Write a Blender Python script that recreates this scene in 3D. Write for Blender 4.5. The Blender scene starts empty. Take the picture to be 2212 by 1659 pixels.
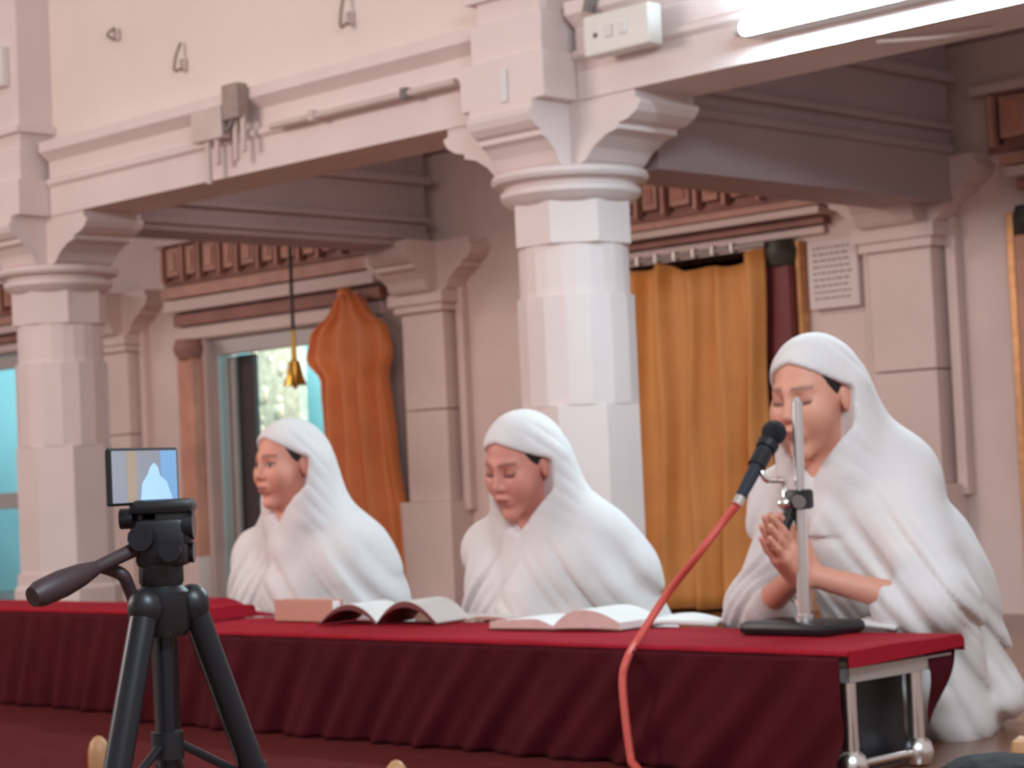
import bpy, bmesh, math, random
import numpy as np
from mathutils import Vector, Matrix
random.seed(7); np.random.seed(7)
scene = bpy.context.scene
COLL = scene.collection

# ------------------------------------------------------------------ camera
IMG_W, IMG_H = 2212.0, 1659.0
FPX = 4500.0; ROLL = 0.045; HOR = 205.0; CAM_Z = 0.60
S2 = math.sqrt(0.5); CA, SA = math.cos(ROLL), math.sin(ROLL); PITCH = math.atan(HOR / FPX)
cam_d = bpy.data.cameras.new('camera'); cam = bpy.data.objects.new('camera', cam_d); COLL.objects.link(cam)
cam_d.sensor_fit = 'HORIZONTAL'; cam_d.sensor_width = 36.0; cam_d.lens = 36.0 * FPX / IMG_W
cam_d.clip_start = 0.05; cam_d.clip_end = 100
cam_d.dof.use_dof = True; cam_d.dof.focus_distance = 1.7; cam_d.dof.aperture_fstop = 17.0
_cp, _sp = math.cos(PITCH), math.sin(PITCH)
_r0 = Vector((S2, S2, 0)); _f = Vector((-S2 * _cp, S2 * _cp, _sp)); _u0 = Vector((S2 * _sp, -S2 * _sp, _cp))
_R = CA * _r0 - SA * _u0; _U = SA * _r0 + CA * _u0
cam.matrix_world = Matrix(((_R.x, _U.x, -_f.x, 0), (_R.y, _U.y, -_f.y, 0), (_R.z, _U.z, -_f.z, CAM_Z), (0, 0, 0, 1)))
scene.camera = cam

# ------------------------------------------------------------------ exposure, world, hall lamps, added aisle fill
vs = scene.view_settings
vs.view_transform = 'Standard'; vs.look = 'None'; vs.exposure = 0.2; vs.gamma = 1.0; vs.use_curve_mapping = False
world = bpy.data.worlds.new('hall_ambient'); scene.world = world; world.use_nodes = True
bg = world.node_tree.nodes['Background']; bg.inputs[0].default_value = (0.92, 0.83, 0.82, 1); bg.inputs[1].default_value = 0.48

def area(name, loc, target, size, size_y, power, col):
    l = bpy.data.lights.new(name, 'AREA'); l.shape = 'RECTANGLE'; l.size = size; l.size_y = size_y
    l.energy = power; l.color = col
    o = bpy.data.objects.new(name, l); COLL.objects.link(o); o.location = loc
    o.rotation_euler = (Vector(target) - Vector(loc)).to_track_quat('-Z', 'Y').to_euler()
    return o
area('hall_lamp_warm', (-7.2, -0.4, 2.3), (-5.6, 5.0, 1.7), 2.2, 1.2, 118, (1.0, 0.84, 0.78))
for _x in (-12.6, -9.6, -6.5, -3.2):
    area('aisle_fill', (_x, 5.62, 2.26), (_x, 7.2, 0.6), 1.6, 0.08, 2.5 if _x > -4 else 9.5, (1.0, 0.88, 0.84))  # added unseen fill lights that brighten the aisle walls
area('hall_lamp_cool', (-0.4, 1.4, 2.3), (-3.4, 4.2, 0.8), 1.4, 0.3, 80, (0.74, 0.90, 1.0))

# ------------------------------------------------------------------ helpers
def ray(px, py):
    dx, dy = px - IMG_W / 2, py - IMG_H / 2
    x = CA * dx - SA * dy; y = CA * dy + SA * dx
    fw = FPX * _cp + y * _sp; u = FPX * _sp - y * _cp
    return Vector((S2 * x - S2 * fw, S2 * x + S2 * fw, u))
def P(px, py, ax, v):
    """Where the sight line of a measured photo point meets a real plane of the place."""
    r = ray(px, py); i = 'xyz'.index(ax); o = Vector((0, 0, CAM_Z))
    return o + r * ((v - o[i]) / r[i])
def PD(px, py, d):
    r = ray(px, py); return Vector((0, 0, CAM_Z)) + r * (d / ((r.y - r.x) * S2))

def lin(c):
    return tuple(((v / 255) / 12.92 if v / 255 <= 0.04045 else ((v / 255 + 0.055) / 1.055) ** 2.4) for v in c)
MATS = {}
def mat(name, rgb, rough=0.6, metal=0.0, var=0.12, scale=6.0, bump=0.0, bscale=60.0, emit=None, sheen=0.0, spec=0.5):
    if name in MATS: return MATS[name]
    m = bpy.data.materials.new(name); m.use_nodes = True; nt = m.node_tree; b = nt.nodes['Principled BSDF']
    c = lin(rgb); tc = nt.nodes.new('ShaderNodeTexCoord')
    n = nt.nodes.new('ShaderNodeTexNoise'); n.inputs['Scale'].default_value = scale; n.inputs['Detail'].default_value = 5
    nt.links.new(tc.outputs['Object'], n.inputs['Vector'])
    r = nt.nodes.new('ShaderNodeValToRGB')
    r.color_ramp.elements[0].position = 0.3; r.color_ramp.elements[1].position = 0.7
    r.color_ramp.elements[0].color = tuple(v * (1 - var) for v in c) + (1,)
    r.color_ramp.elements[1].color = tuple(min(1, v * (1 + var * 0.6)) for v in c) + (1,)
    nt.links.new(n.outputs['Fac'], r.inputs['Fac']); nt.links.new(r.outputs['Color'], b.inputs['Base Color'])
    b.inputs['Roughness'].default_value = rough; b.inputs['Metallic'].default_value = metal
    b.inputs['Specular IOR Level'].default_value = spec
    if sheen: b.inputs['Sheen Weight'].default_value = sheen
    if bump:
        n2 = nt.nodes.new('ShaderNodeTexNoise'); n2.inputs['Scale'].default_value = bscale
        nt.links.new(tc.outputs['Object'], n2.inputs['Vector'])
        bp = nt.nodes.new('ShaderNodeBump'); bp.inputs['Strength'].default_value = bump; bp.inputs['Distance'].default_value = 0.01
        nt.links.new(n2.outputs['Fac'], bp.inputs['Height']); nt.links.new(bp.outputs['Normal'], b.inputs['Normal'])
    if emit:
        b.inputs['Emission Color'].default_value = lin(emit[0]) + (1,); b.inputs['Emission Strength'].default_value = emit[1]
    MATS[name] = m
    return m
def worigin(o):
    v = Vector((0, 0, 0))
    while o is not None: v = v + o.location; o = o.parent
    return v
def mesh_from(name, verts, faces, m, parent=None, smooth=False):
    me = bpy.data.meshes.new(name)
    off = worigin(parent) if parent else Vector((0, 0, 0))
    me.from_pydata([tuple(Vector(v) - off) for v in verts], [], faces); me.update()
    if smooth: me.polygons.foreach_set('use_smooth', [True] * len(me.polygons))
    me.materials.append(m)
    o = bpy.data.objects.new(name, me); COLL.objects.link(o)
    if parent: o.parent = parent
    return o
def obj(name, bm, m, parent=None, smooth=False):
    bmesh.ops.recalc_face_normals(bm, faces=bm.faces)
    me = bpy.data.meshes.new(name)
    off = worigin(parent) if parent else Vector((0, 0, 0))
    for v in bm.verts: v.co -= off
    bm.to_mesh(me); bm.free()
    if smooth:
        for p in me.polygons: p.use_smooth = True
        try: me.set_sharp_from_angle(angle=math.radians(40))
        except Exception: pass
    me.materials.append(m)
    o = bpy.data.objects.new(name, me); COLL.objects.link(o)
    if parent: o.parent = parent
    return o
def tag(o, label=None, cat=None, group=None, kind=None):
    if label: o['label'] = label
    if cat: o['category'] = cat
    if group: o['group'] = group
    if kind: o['kind'] = kind
    return o
def thing(name, label, cat, loc, group=None):
    e = bpy.data.objects.new(name, None); COLL.objects.link(e); e.location = loc; e.empty_display_size = 0.05
    return tag(e, label, cat, group)
def nb(): return bmesh.new()
def bx(bm, x0, x1, y0, y1, z0, z1, bev=0.0):
    vs_ = [bm.verts.new(c) for c in ((x0, y0, z0), (x1, y0, z0), (x1, y1, z0), (x0, y1, z0), (x0, y0, z1), (x1, y0, z1), (x1, y1, z1), (x0, y1, z1))]
    fs = [bm.faces.new([vs_[i] for i in f]) for f in ((0, 3, 2, 1), (4, 5, 6, 7), (0, 1, 5, 4), (1, 2, 6, 5), (2, 3, 7, 6), (3, 0, 4, 7))]
    if bev:
        es = list({e for f in fs for e in f.edges})
        bmesh.ops.bevel(bm, geom=es, offset=bev, segments=2, affect='EDGES', profile=0.5)
    return bm
def prism(bm, pts, ext):
    """polygon (3D points) extruded by vector ext"""
    a = [bm.verts.new(p) for p in pts]; b = [bm.verts.new(Vector(p) + Vector(ext)) for p in pts]
    n = len(pts); bm.faces.new(a); bm.faces.new(b[::-1])
    for i in range(n): bm.faces.new((a[i], b[i], b[(i + 1) % n], a[(i + 1) % n]))
    return bm
def lathe(bm, cx, cy, prof, seg=24, rot=0.0):
    """prof list of (r,z), closed with caps"""
    rings = []
    for r, z in prof:
        rings.append([bm.verts.new((cx + r * math.cos(rot + 2 * math.pi * i / seg), cy + r * math.sin(rot + 2 * math.pi * i / seg), z)) for i in range(seg)])
    for a, b in zip(rings, rings[1:]):
        for i in range(seg): bm.faces.new((a[i], a[(i + 1) % seg], b[(i + 1) % seg], b[i]))
    bm.faces.new(rings[0][::-1]); bm.faces.new(rings[-1])
    return bm
def tube(bm, pts, r, seg=10, closed=False):
    pts = [Vector(p) for p in pts]; rs = r if isinstance(r, (list, tuple)) else [r] * len(pts)
    rings = []; prev = None
    for i, p in enumerate(pts):
        t = (pts[min(i + 1, len(pts) - 1)] - pts[max(i - 1, 0)]).normalized()
        if prev is None: a = t.orthogonal().normalized()
        else:
            a = prev - t * prev.dot(t); a.normalize()
        prev = a; b = t.cross(a)
        rings.append([bm.verts.new(p + (a * math.cos(2 * math.pi * k / seg) + b * math.sin(2 * math.pi * k / seg)) * rs[i]) for k in range(seg)])
    for a, b in zip(rings, rings[1:]):
        for k in range(seg): bm.faces.new((a[k], a[(k + 1) % seg], b[(k + 1) % seg], b[k]))
    bm.faces.new(rings[0][::-1]); bm.faces.new(rings[-1])
    return bm
def ball(bm, c, r, sc=(1, 1, 1), u=16, v=10):
    M = Matrix.Translation(Vector(c)) @ Matrix.Diagonal((sc[0], sc[1], sc[2], 1))
    bmesh.ops.create_uvsphere(bm, u_segments=u, v_segments=v, radius=r, matrix=M)
    return bm
def spline(pts, n=12):
    pts = [Vector(p) for p in pts]; out = []
    for i in range(len(pts) - 1):
        p0 = pts[max(i - 1, 0)]; p1 = pts[i]; p2 = pts[i + 1]; p3 = pts[min(i + 2, len(pts) - 1)]
        for k in range(n):
            t = k / n
            out.append(0.5 * ((2 * p1) + (p2 - p0) * t + (2 * p0 - 5 * p1 + 4 * p2 - p3) * t * t + (3 * p1 - p0 - 3 * p2 + p3) * t ** 3))
    out.append(pts[-1]); return out

# ------------------------------------------------------------------ materials
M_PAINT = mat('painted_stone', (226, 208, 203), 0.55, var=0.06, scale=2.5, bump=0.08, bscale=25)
M_WALLP = mat('plaster_wall', (228, 212, 204), 0.7, var=0.06, scale=1.6, bump=0.06, bscale=20)
M_STONE = mat('aisle_marble', (224, 200, 192), 0.5, var=0.10, scale=2.2, bump=0.05, bscale=15)
M_BROWN = mat('carved_brown_stone', (160, 112, 100), 0.6, var=0.22, scale=9)
M_PANEL = mat('carved_pink_panel', (205, 155, 138), 0.55, var=0.2, scale=7)
M_DARKR = mat('recess_shade_red', (84, 40, 34), 0.7, var=0.2)
M_FLOOR = mat('polished_brown_floor', (128, 84, 62), 0.25, var=0.2, scale=1.5)
M_CEIL = mat('shaded_ceiling_paint', (180, 162, 164), 0.7, var=0.08, scale=2)  # shade of ceiling and cross beams is put into this darker colour
M_ORANGE = mat('painted_orange_marble', (205, 142, 118), 0.4, var=0.22, scale=5)
M_ALU = mat('aluminium', (190, 180, 176), 0.35, metal=0.6, var=0.05)
M_CHROME = mat('chrome', (240, 236, 234), 0.24, metal=1.0, var=0.02)
M_BLACK = mat('black_plastic', (26, 26, 30), 0.4, var=0.1)
M_BLACKM = mat('black_metal_tube', (34, 34, 40), 0.3, metal=0.3, var=0.1)
M_RUST = mat('dark_brown_grip', (62, 44, 48), 0.5, var=0.15)
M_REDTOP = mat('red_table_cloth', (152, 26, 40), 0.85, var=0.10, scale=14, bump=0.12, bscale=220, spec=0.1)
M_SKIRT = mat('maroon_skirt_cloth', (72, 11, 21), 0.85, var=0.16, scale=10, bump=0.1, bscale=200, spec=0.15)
M_WHITE = mat('white_cotton', (220, 213, 211), 0.85, var=0.04, scale=12, bump=0.08, bscale=160, sheen=0.1)
M_PAPER = mat('page_paper', (226, 222, 218), 0.8, var=0.04)
M_PAPERP = mat('page_edge_paper', (214, 176, 168), 0.8, var=0.08, scale=40)
M_COVER = mat('maroon_book_cover', (120, 52, 52), 0.6, var=0.1)
M_TANBOOK = mat('tan_book_cover', (196, 140, 122), 0.6, var=0.08)
M_GOLDCUR = mat('gold_curtain_cloth', (210, 140, 66), 0.55, var=0.10, scale=5, bump=0.05, sheen=0.3)
M_ORCUR = mat('rust_curtain_cloth', (222, 126, 66), 0.6, var=0.12, scale=5, sheen=0.3)
M_BRASS = mat('brass', (205, 155, 70), 0.3, metal=0.9, var=0.1)
M_GOLD = mat('gilded_trim', (214, 158, 108), 0.35, metal=0.5, var=0.2, scale=30)
M_MAROON = mat('maroon_painted_stone', (120, 50, 50), 0.4, var=0.2, scale=6)
M_GREEN = mat('dark_green_paint', (66, 62, 52), 0.5, var=0.3, scale=20)
M_WPLAST = mat('white_plastic', (226, 222, 214), 0.4, var=0.03)
M_GREY = mat('grey_plastic', (120, 112, 108), 0.5, var=0.1)
M_CYAN = mat('pale_blue_shrine_wall', (176, 226, 232), 0.5, var=0.06, scale=3)
M_SILVER = mat('silver_relief', (215, 205, 180), 0.35, metal=0.35, var=0.35, scale=16)
M_TAN = mat('tan_varnished_wood', (190, 140, 98), 0.45, var=0.12, scale=12)
M_CABLE = mat('red_cable_rubber', (206, 84, 74), 0.5, var=0.05)
M_HAIR = mat('black_hair', (30, 22, 22), 0.6, var=0.2, scale=60)
M_DKFRAME = mat('dark_door_frame', (74, 62, 62), 0.5, var=0.1)
M_DUSTY = mat('dusty_metal', (160, 140, 130), 0.6, var=0.15, scale=30)
M_PIPE = mat('painted_conduit', (205, 186, 178), 0.5, var=0.08, scale=10)

# ------------------------------------------------------------------ setting: dimensions
WALL_Y = 7.55; COL_Y = 5.26; BF_Y = 5.10; BEAM_Z0 = 1.86; BEAM_Z1 = 2.19; CEIL_Z = 2.34
COLX = (-8.16, -4.93); PILX = (-10.95, -8.08, -5.07)

GZ = -0.05
fl = nb(); bx(fl, -16, 2, -3, 4.75, -0.12, 0.0); bx(fl, -16, 2, 4.75, 9.4, -0.12, GZ)
tag(obj('floor', fl, M_FLOOR), kind='structure')
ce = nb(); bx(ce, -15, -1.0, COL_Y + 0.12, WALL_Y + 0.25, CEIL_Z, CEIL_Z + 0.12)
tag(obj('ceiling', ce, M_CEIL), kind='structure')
uw = nb(); bx(uw, -15, -1.0, BF_Y + 0.06, BF_Y + 0.26, BEAM_Z1, 3.6)
tag(obj('wall_upper', uw, M_WALLP), kind='structure')
# back wall with shrine openings
OPEN = [(-13.2, -12.02, 0, 1.60), (-10.16, -8.86, 0, 1.52), (-6.84, -5.84, 0, 1.60), (-4.40, -3.40, 0, 1.62)]
wb = nb(); edges_x = [-15.0]
for a, b, z0, z1 in OPEN: edges_x += [a, b]
edges_x.append(-1.0)
for i in range(0, len(edges_x), 2): bx(wb, edges_x[i], edges_x[i + 1], WALL_Y, WALL_Y + 0.25, GZ, CEIL_Z)
for a, b, z0, z1 in OPEN: bx(wb, a, b, WALL_Y, WALL_Y + 0.25, z1, CEIL_Z)
tag(obj('wall_back', wb, M_STONE), kind='structure')
# shrine cells behind the openings
for i, (a, b, z0, z1) in enumerate(OPEN):
    s = nb(); D = WALL_Y + 0.25; E_ = D + 1.3
    l_ = 1.25 if i == 1 else 0.3
    bx(s, a - l_, b + 0.3, E_, E_ + 0.1, GZ, 2.2); bx(s, a - l_ - 0.1, a - l_, D, E_, GZ, 2.2); bx(s, b + 0.3, b + 0.4, D, E_, GZ, 2.2)
    bx(s, a - l_ - 0.1, b + 0.4, D, E_ + 0.1, 2.2, 2.3)
    tag(obj('wall_shrine_%d' % (i + 1), s, M_CYAN if i < 2 else M_MAROON), kind='structure')

# long front beam with mouldings
def beam(name, label, x0, x1):
    t = thing(name, label, 'beam', ((x0 + x1) / 2, COL_Y, BEAM_Z0))
    b = nb(); bx(b, x0, x1, BF_Y, COL_Y + 0.14, BEAM_Z0, BEAM_Z1); obj('beam_body', b, M_PAINT, t)
    b = nb(); prism(b, [(x0, BF_Y + 0.001, 2.10), (x0, BF_Y - 0.05, 2.14), (x0, BF_Y - 0.05, 2.185), (x0, BF_Y + 0.001, 2.20)], (x1 - x0, 0, 0)); obj('cornice_moulding', b, M_PAINT, t)
    b = nb(); prism(b, [(x0, BF_Y + 0.001, 1.985), (x0, BF_Y - 0.018, 2.0), (x0, BF_Y - 0.018, 2.02), (x0, BF_Y + 0.001, 2.03)], (x1 - x0, 0, 0)); obj('fillet_moulding', b, M_PAINT, t)
    return t
beam('stone_beam', 'pinkish white painted stone beam running between the two octagonal columns', COLX[0] + 0.205, COLX[1] - 0.205)
beam('stone_beam', 'white painted stone beam brightly lit by the tube lamp', COLX[1] + 0.205, -1.0)
beam('stone_beam', 'painted stone beam beyond the far octagonal column', -15, COLX[0] - 0.205)
for i, x in enumerate(COLX):
    t = thing('cross_beam', ('dim cross beam from the far column to the shrine wall', 'dim cross beam from the near column back to the shrine wall')[i], 'beam', (x, 6.4, 1.80))
    zb = (1.84, 1.67)[i]
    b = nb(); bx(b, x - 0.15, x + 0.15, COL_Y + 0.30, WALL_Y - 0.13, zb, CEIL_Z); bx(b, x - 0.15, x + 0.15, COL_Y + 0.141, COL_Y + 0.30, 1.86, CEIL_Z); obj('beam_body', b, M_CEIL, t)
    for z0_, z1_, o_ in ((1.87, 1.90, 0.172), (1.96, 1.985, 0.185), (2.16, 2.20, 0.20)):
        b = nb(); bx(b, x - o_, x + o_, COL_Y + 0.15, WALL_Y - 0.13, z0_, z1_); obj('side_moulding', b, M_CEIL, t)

# ------------------------------------------------------------------ columns
def bracket(bm, cx, cy, dx, dy, halfw, l0, l1, z0, z1):
    """S profiled arm pointing (dx,dy): short at the bottom, long at the top"""
    h = z1 - z0; L = l1 - l0
    prof = [(0.0, 0), (l0, 0), (l0 + 0.08 * L, 0.06 * h), (l0 + 0.20 * L, 0.22 * h), (l0 + 0.42 * L, 0.38 * h), (l0 + 0.62 * L, 0.44 * h), (l0 + 0.62 * L, 0.52 * h),
            (l0 + 0.78 * L, 0.56 * h), (l0 + 0.93 * L, 0.66 * h), (l0 + 1.0 * L, 0.78 * h), (l0 + 1.0 * L, 0.84 * h), (l0 + 0.92 * L, 0.87 * h), (l0 + 0.92 * L, h), (0.0, h)]
    w = Vector((-dy, dx, 0)) * halfw
    pts = [Vector((cx + dx * u, cy + dy * u, z0 + v)) - w for u, v in prof]
    prism(bm, pts, 2 * w)
    return bm
def make_column(x, y, label):
    t = thing('stone_column', label, 'column', (x, y, GZ), 'columns of the arcade')
    r8 = math.pi / 8
    b = nb(); lathe(b, x, y, [(0.245, GZ), (0.245, 0.20), (0.228, 0.22), (0.228, 0.27)], 8, r8)
    obj('base', b, M_PAINT, t)
    b = nb()
    lathe(b, x, y, [(0.215, 0.27), (0.215, 0.84)], 8, r8)
    obj('lower_shaft', b, M_PAINT, t)
    b = nb(); lathe(b, x, y, [(0.206, 0.84), (0.206, 1.215)], 16, r8 / 2)
    obj('middle_shaft', b, M_PAINT, t)
    b = nb(); lathe(b, x, y, [(0.192, 1.215), (0.192, 1.39)], 24)
    obj('upper_shaft', b, M_PAINT, t)
    b = nb(); lathe(b, x, y, [(0.213, 1.39), (0.213, 1.535)], 8, r8)
    obj('collar', b, M_PAINT, t)
    b = nb(); lathe(b, x, y, [(0.20, 1.53), (0.225, 1.545), (0.245, 1.565), (0.245, 1.585), (0.225, 1.592), (0.23, 1.60), (0.268, 1.612), (0.276, 1.625), (0.27, 1.642), (0.24, 1.65)], 36)
    obj('capital_ring', b, M_PAINT, t, smooth=True)
    for dx, dy in ((-1, 0), (1, 0), (0, -1), (0, 1)):
        b = nb(); bracket(b, x, y, dx, dy, 0.15, 0.2, 0.47 if dy == 0 else (0.34 if dy < 0 else 0.29), 1.65, 1.86)
        br = obj('bracket', b, M_PAINT, t)
        s = -1 if dy == 0 else 1
    b = nb(); bx(b, x - 0.20, x + 0.20, BF_Y - 0.16, y + 0.16, 1.86, 2.02, 0.006)
    bx(b, x - 0.17, x + 0.17, BF_Y - 0.13, y + 0.14, 2.02, 2.16, 0.006); obj('abacus_block', b, M_PAINT, t)
    b = nb(); bx(b, x - 0.15, x + 0.15, BF_Y - 0.11, BF_Y + 0.059, 2.16, 3.6); bx(b, x - 0.18, x + 0.18, BF_Y - 0.14, BF_Y + 0.059, 2.235, 2.265); obj('upper_pilaster', b, M_PAINT, t)
    return t
make_column(COLX[1], COL_Y, 'large octagonal white stone column behind the woman reading in the middle')
make_column(COLX[0], COL_Y, 'octagonal white stone column at the left behind the tripod')

# wall pilasters in the aisle
PLAB = ('narrow wall pilaster seen just right of the left column', 'wall pilaster between the rust curtain and the near column', 'broad wall pilaster right of the marble plaque')
for i, x in enumerate(PILX):
    t = thing('wall_pilaster', PLAB[i], 'pilaster', (x, WALL_Y, GZ), 'pilasters of the shrine wall')
    f = WALL_Y - 0.12
    b = nb(); bx(b, x - 0.20, x + 0.20, f - 0.04, WALL_Y, GZ, 0.50, 0.006); obj('base', b, M_STONE, t)
    b = nb(); bx(b, x - 0.16, x + 0.16, f, WALL_Y, 0.50, 0.98, 0.006); obj('lower_shaft', b, M_STONE, t)
    b = nb(); bx(b, x - 0.16, x + 0.16, f, WALL_Y, 0.985, 1.50, 0.006); obj('upper_shaft', b, M_STONE, t)
    b = nb(); bx(b, x + 0.185, x + 0.235, WALL_Y - 0.05, WALL_Y, 0.45, 1.62, 0.004); bx(b, x - 0.235, x - 0.185, WALL_Y - 0.05, WALL_Y, 0.45, 1.62, 0.004); obj('side_fillet', b, M_STONE, t)
    b = nb(); bx(b, x - 0.185, x + 0.185, f - 0.03, WALL_Y, 1.50, 1.54); bx(b, x - 0.21, x + 0.21, f - 0.05, WALL_Y, 1.54, 1.60); obj('capital', b, M_STONE, t)
    for dx, dy in ((-1, 0), (1, 0), (0, -1)):
        b = nb(); bracket(b, x, WALL_Y - 0.07 if dy == 0 else WALL_Y, dx, dy, 0.07 if dy == 0 else 0.15, 0.2, 0.42 if dy == 0 else 0.36, 1.60, 1.86); obj('bracket', b, M_STONE, t)

# ------------------------------------------------------------------ shrine fronts
def frieze(x0, x1, z0, z1, label, seed):
    rnd = random.Random(seed)
    t = thing('carved_frieze', label, 'frieze', ((x0 + x1) / 2, WALL_Y, z0), 'friezes above the shrine doors')
    b = nb(); bx(b, x0, x1, WALL_Y - 0.03, WALL_Y - 0.002, z0, z1); obj('backing', b, M_BROWN, t)
    b = nb(); bx(b, x0 - 0.04, x1 + 0.04, WALL_Y - 0.09, WALL_Y - 0.002, z1, z1 + 0.035); obj('top_ledge', b, M_STONE, t)
    x = x0 + 0.03; k = 0
    while x < x1 - 0.12:
        w = 0.20 if k % 2 == 0 else 0.17
        w = min(w, x1 - 0.02 - x)
        b = nb(); bx(b, x, x + 0.022, WALL_Y - 0.075, WALL_Y - 0.03, z0 + 0.02, z1 - 0.01); obj('colonnette', b, M_PANEL, t)
        b = nb(); bx(b, x + 0.05, x + w - 0.03, WALL_Y - 0.065, WALL_Y - 0.03, z0 + 0.05, z1 - 0.02, 0.004); pn = obj('niche_panel', b, M_PANEL, t)
        b = nb(); bx(b, x + 0.075, x + w - 0.055, WALL_Y - 0.075, WALL_Y - 0.064, z0 + 0.08, z1 - 0.045, 0.003); obj('relief', b, M_ORANGE, pn)
        b = nb(); bx(b, x + 0.026, x + 0.046, WALL_Y - 0.036, WALL_Y - 0.029, z0 + 0.03, z1 - 0.02); obj('recess_shade', b, M_DARKR, t)  # dark strips paint the shade of the gaps beside each panel
        b = nb(); bx(b, x + w - 0.026, x + w - 0.004, WALL_Y - 0.036, WALL_Y - 0.029, z0 + 0.03, z1 - 0.02); obj('recess_shade', b, M_DARKR, t)
        x += w; k += 1
    return t
frieze(-10.50, -8.45, 1.87, 2.11, 'carved brown frieze above the glazed shrine door', 3)
frieze(-7.2, -5.50, 1.80, 2.00, 'carved brown frieze above the gold curtain', 4)
frieze(-4.66, -3.2, 1.86, 2.10, 'carved brown frieze at the far right edge', 5)
frieze(-13.3, -11.75, 1.86, 2.06, 'carved brown frieze at the far left edge', 6)
def lintel(x0, x1, z0, z1, label):
    t = thing('door_lintel', label, 'lintel', ((x0 + x1) / 2, WALL_Y, z0), 'moulded lintels of the shrines')
    n = 4; h = (z1 - z0) / n
    for k in range(n):
        d = 0.03 + 0.028 * k + (0.03 if k == 2 else 0)
        b = nb(); bx(b, x0 - 0.02 * k, x1 + 0.02 * k, WALL_Y - d, WALL_Y - 0.002, z0 + k * h, z0 + (k + 0.86) * h, 0.004); obj('moulding', b, (M_STONE, M_BROWN, M_STONE, M_PANEL)[k], t)
    return t
lintel(-10.36, -8.50, 1.53, 1.86, 'moulded stone lintel over the glazed shrine door')
lintel(-7.0, -5.52, 1.63, 1.79, 'moulded stone lintel over the gold curtain')
lintel(-4.5, -3.2, 1.64, 1.84, 'moulded stone lintel at the far right edge')
lintel(-13.3, -11.92, 1.61, 1.84, 'moulded stone lintel at the far left edge')

# glazed shrine door (left)
def door_jamb(x, w, m, label, z1=1.53, d=0.10, cap=None):
    t = thing('door_jamb', label, 'door jamb', (x, WALL_Y, GZ))
    b = nb(); bx(b, x, x + w, WALL_Y - d, WALL_Y - 0.002, GZ, 0.22, 0.004); obj('plinth', b, M_STONE, t)
    b = nb(); bx(b, x + 0.01, x + w - 0.01, WALL_Y - d + 0.015, WALL_Y - 0.002, 0.22, z1 - 0.12, 0.006); obj('shaft', b, m, t)
    b = nb(); lathe(b, x + w * 0.5, WALL_Y - d * 0.5, [(w * 0.40, z1 - 0.12), (w * 0.52, z1 - 0.08), (w * 0.55, z1 - 0.05), (w * 0.45, z1 - 0.002)], 16); obj('capital', b, cap or M_BROWN, t, smooth=True)
    return t
door_jamb(-10.33, 0.17, M_ORANGE, 'orange painted marble jamb left of the glazed door')
door_jamb(-8.80, 0.15, M_BROWN, 'brown jamb behind the rust curtain')
door_jamb(-5.82, 0.16, M_MAROON, 'maroon painted jamb column with dark capital beside the gold curtain', 1.62, 0.12, M_GREEN)
door_jamb(-4.53, 0.13, M_ORANGE, 'orange painted jamb at the right edge', 1.62, 0.12, M_GREEN)
door_jamb(-12.0, 0.12, M_BROWN, 'brown jamb left of the far column', 1.60)
tag(obj('gilded_strip', bx(nb(), -5.665, -5.642, WALL_Y - 0.06, WALL_Y - 0.002, GZ, 1.61, 0.004), M_GOLD), 'thin gilded strip between the maroon jamb and the plaque', 'strip')
tag(obj('gilded_strip', bx(nb(), -4.575, -4.54, WALL_Y - 0.07, WALL_Y - 0.002, GZ, 1.60, 0.004), M_GOLD), 'gilded vertical strip at the right edge of the wall', 'strip')
t = tag(bpy.data.objects.new('door_1', None), 'aluminium framed glass door of the lit shrine', None, None, 'structure'); COLL.objects.link(t); t.location = (-9.5, WALL_Y, 0)
DX0, DX1, DY = -10.155, -8.865, WALL_Y + 0.06
LX0, LX1 = P(464, 900, 'y', DY + 0.07).x, P(514, 900, 'y', DY + 0.07).x
for nm, a in (('frame_post', (DX0, DX0 + 0.09, DY - 0.03, DY + 0.05, GZ, 1.515)), ('frame_post', (DX1 - 0.09, DX1, DY - 0.03, DY + 0.05, GZ, 1.515)), ('frame_head', (DX0 + 0.09, DX1 - 0.09, DY - 0.03, DY + 0.05, 1.42, 1.515)),
              ('leaf_stile', (LX0, LX0 + 0.03, DY + 0.055, DY + 0.085, -0.03, 1.41)), ('leaf_stile', (LX1 - 0.03, LX1, DY + 0.055, DY + 0.085, -0.03, 1.41)), ('leaf_rail', (LX0 + 0.03, LX1 - 0.03, DY + 0.055, DY + 0.085, 0.60, 0.70)),
              ('leaf_stile', (DX1 - 0.16, DX1 - 0.11, DY + 0.055, DY + 0.085, -0.03, 1.41))):
    b = nb(); bx(b, *a, 0.004); obj(nm, b, M_ALU if nm != 'leaf_stile' else M_ALU, t)
b = nb(); bx(b, LX0 + 0.03, LX1 - 0.03, DY + 0.062, DY + 0.078, 0.70, 1.41); obj('leaf_panel', b, M_PIPE, t)
b = nb(); bx(b, LX0 + 0.03, LX1 - 0.03, DY + 0.062, DY + 0.078, -0.03, 0.60); obj('leaf_panel', b, M_PIPE, t)
xa, xb_ = P(514, 900, 'y', DY + 0.12).x, P(556, 900, 'y', DY + 0.12).x
b = nb(); bx(b, xa, xb_, DY + 0.11, DY + 0.14, GZ, 1.42); obj('sliding_stile', b, M_DKFRAME, t)
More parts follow.
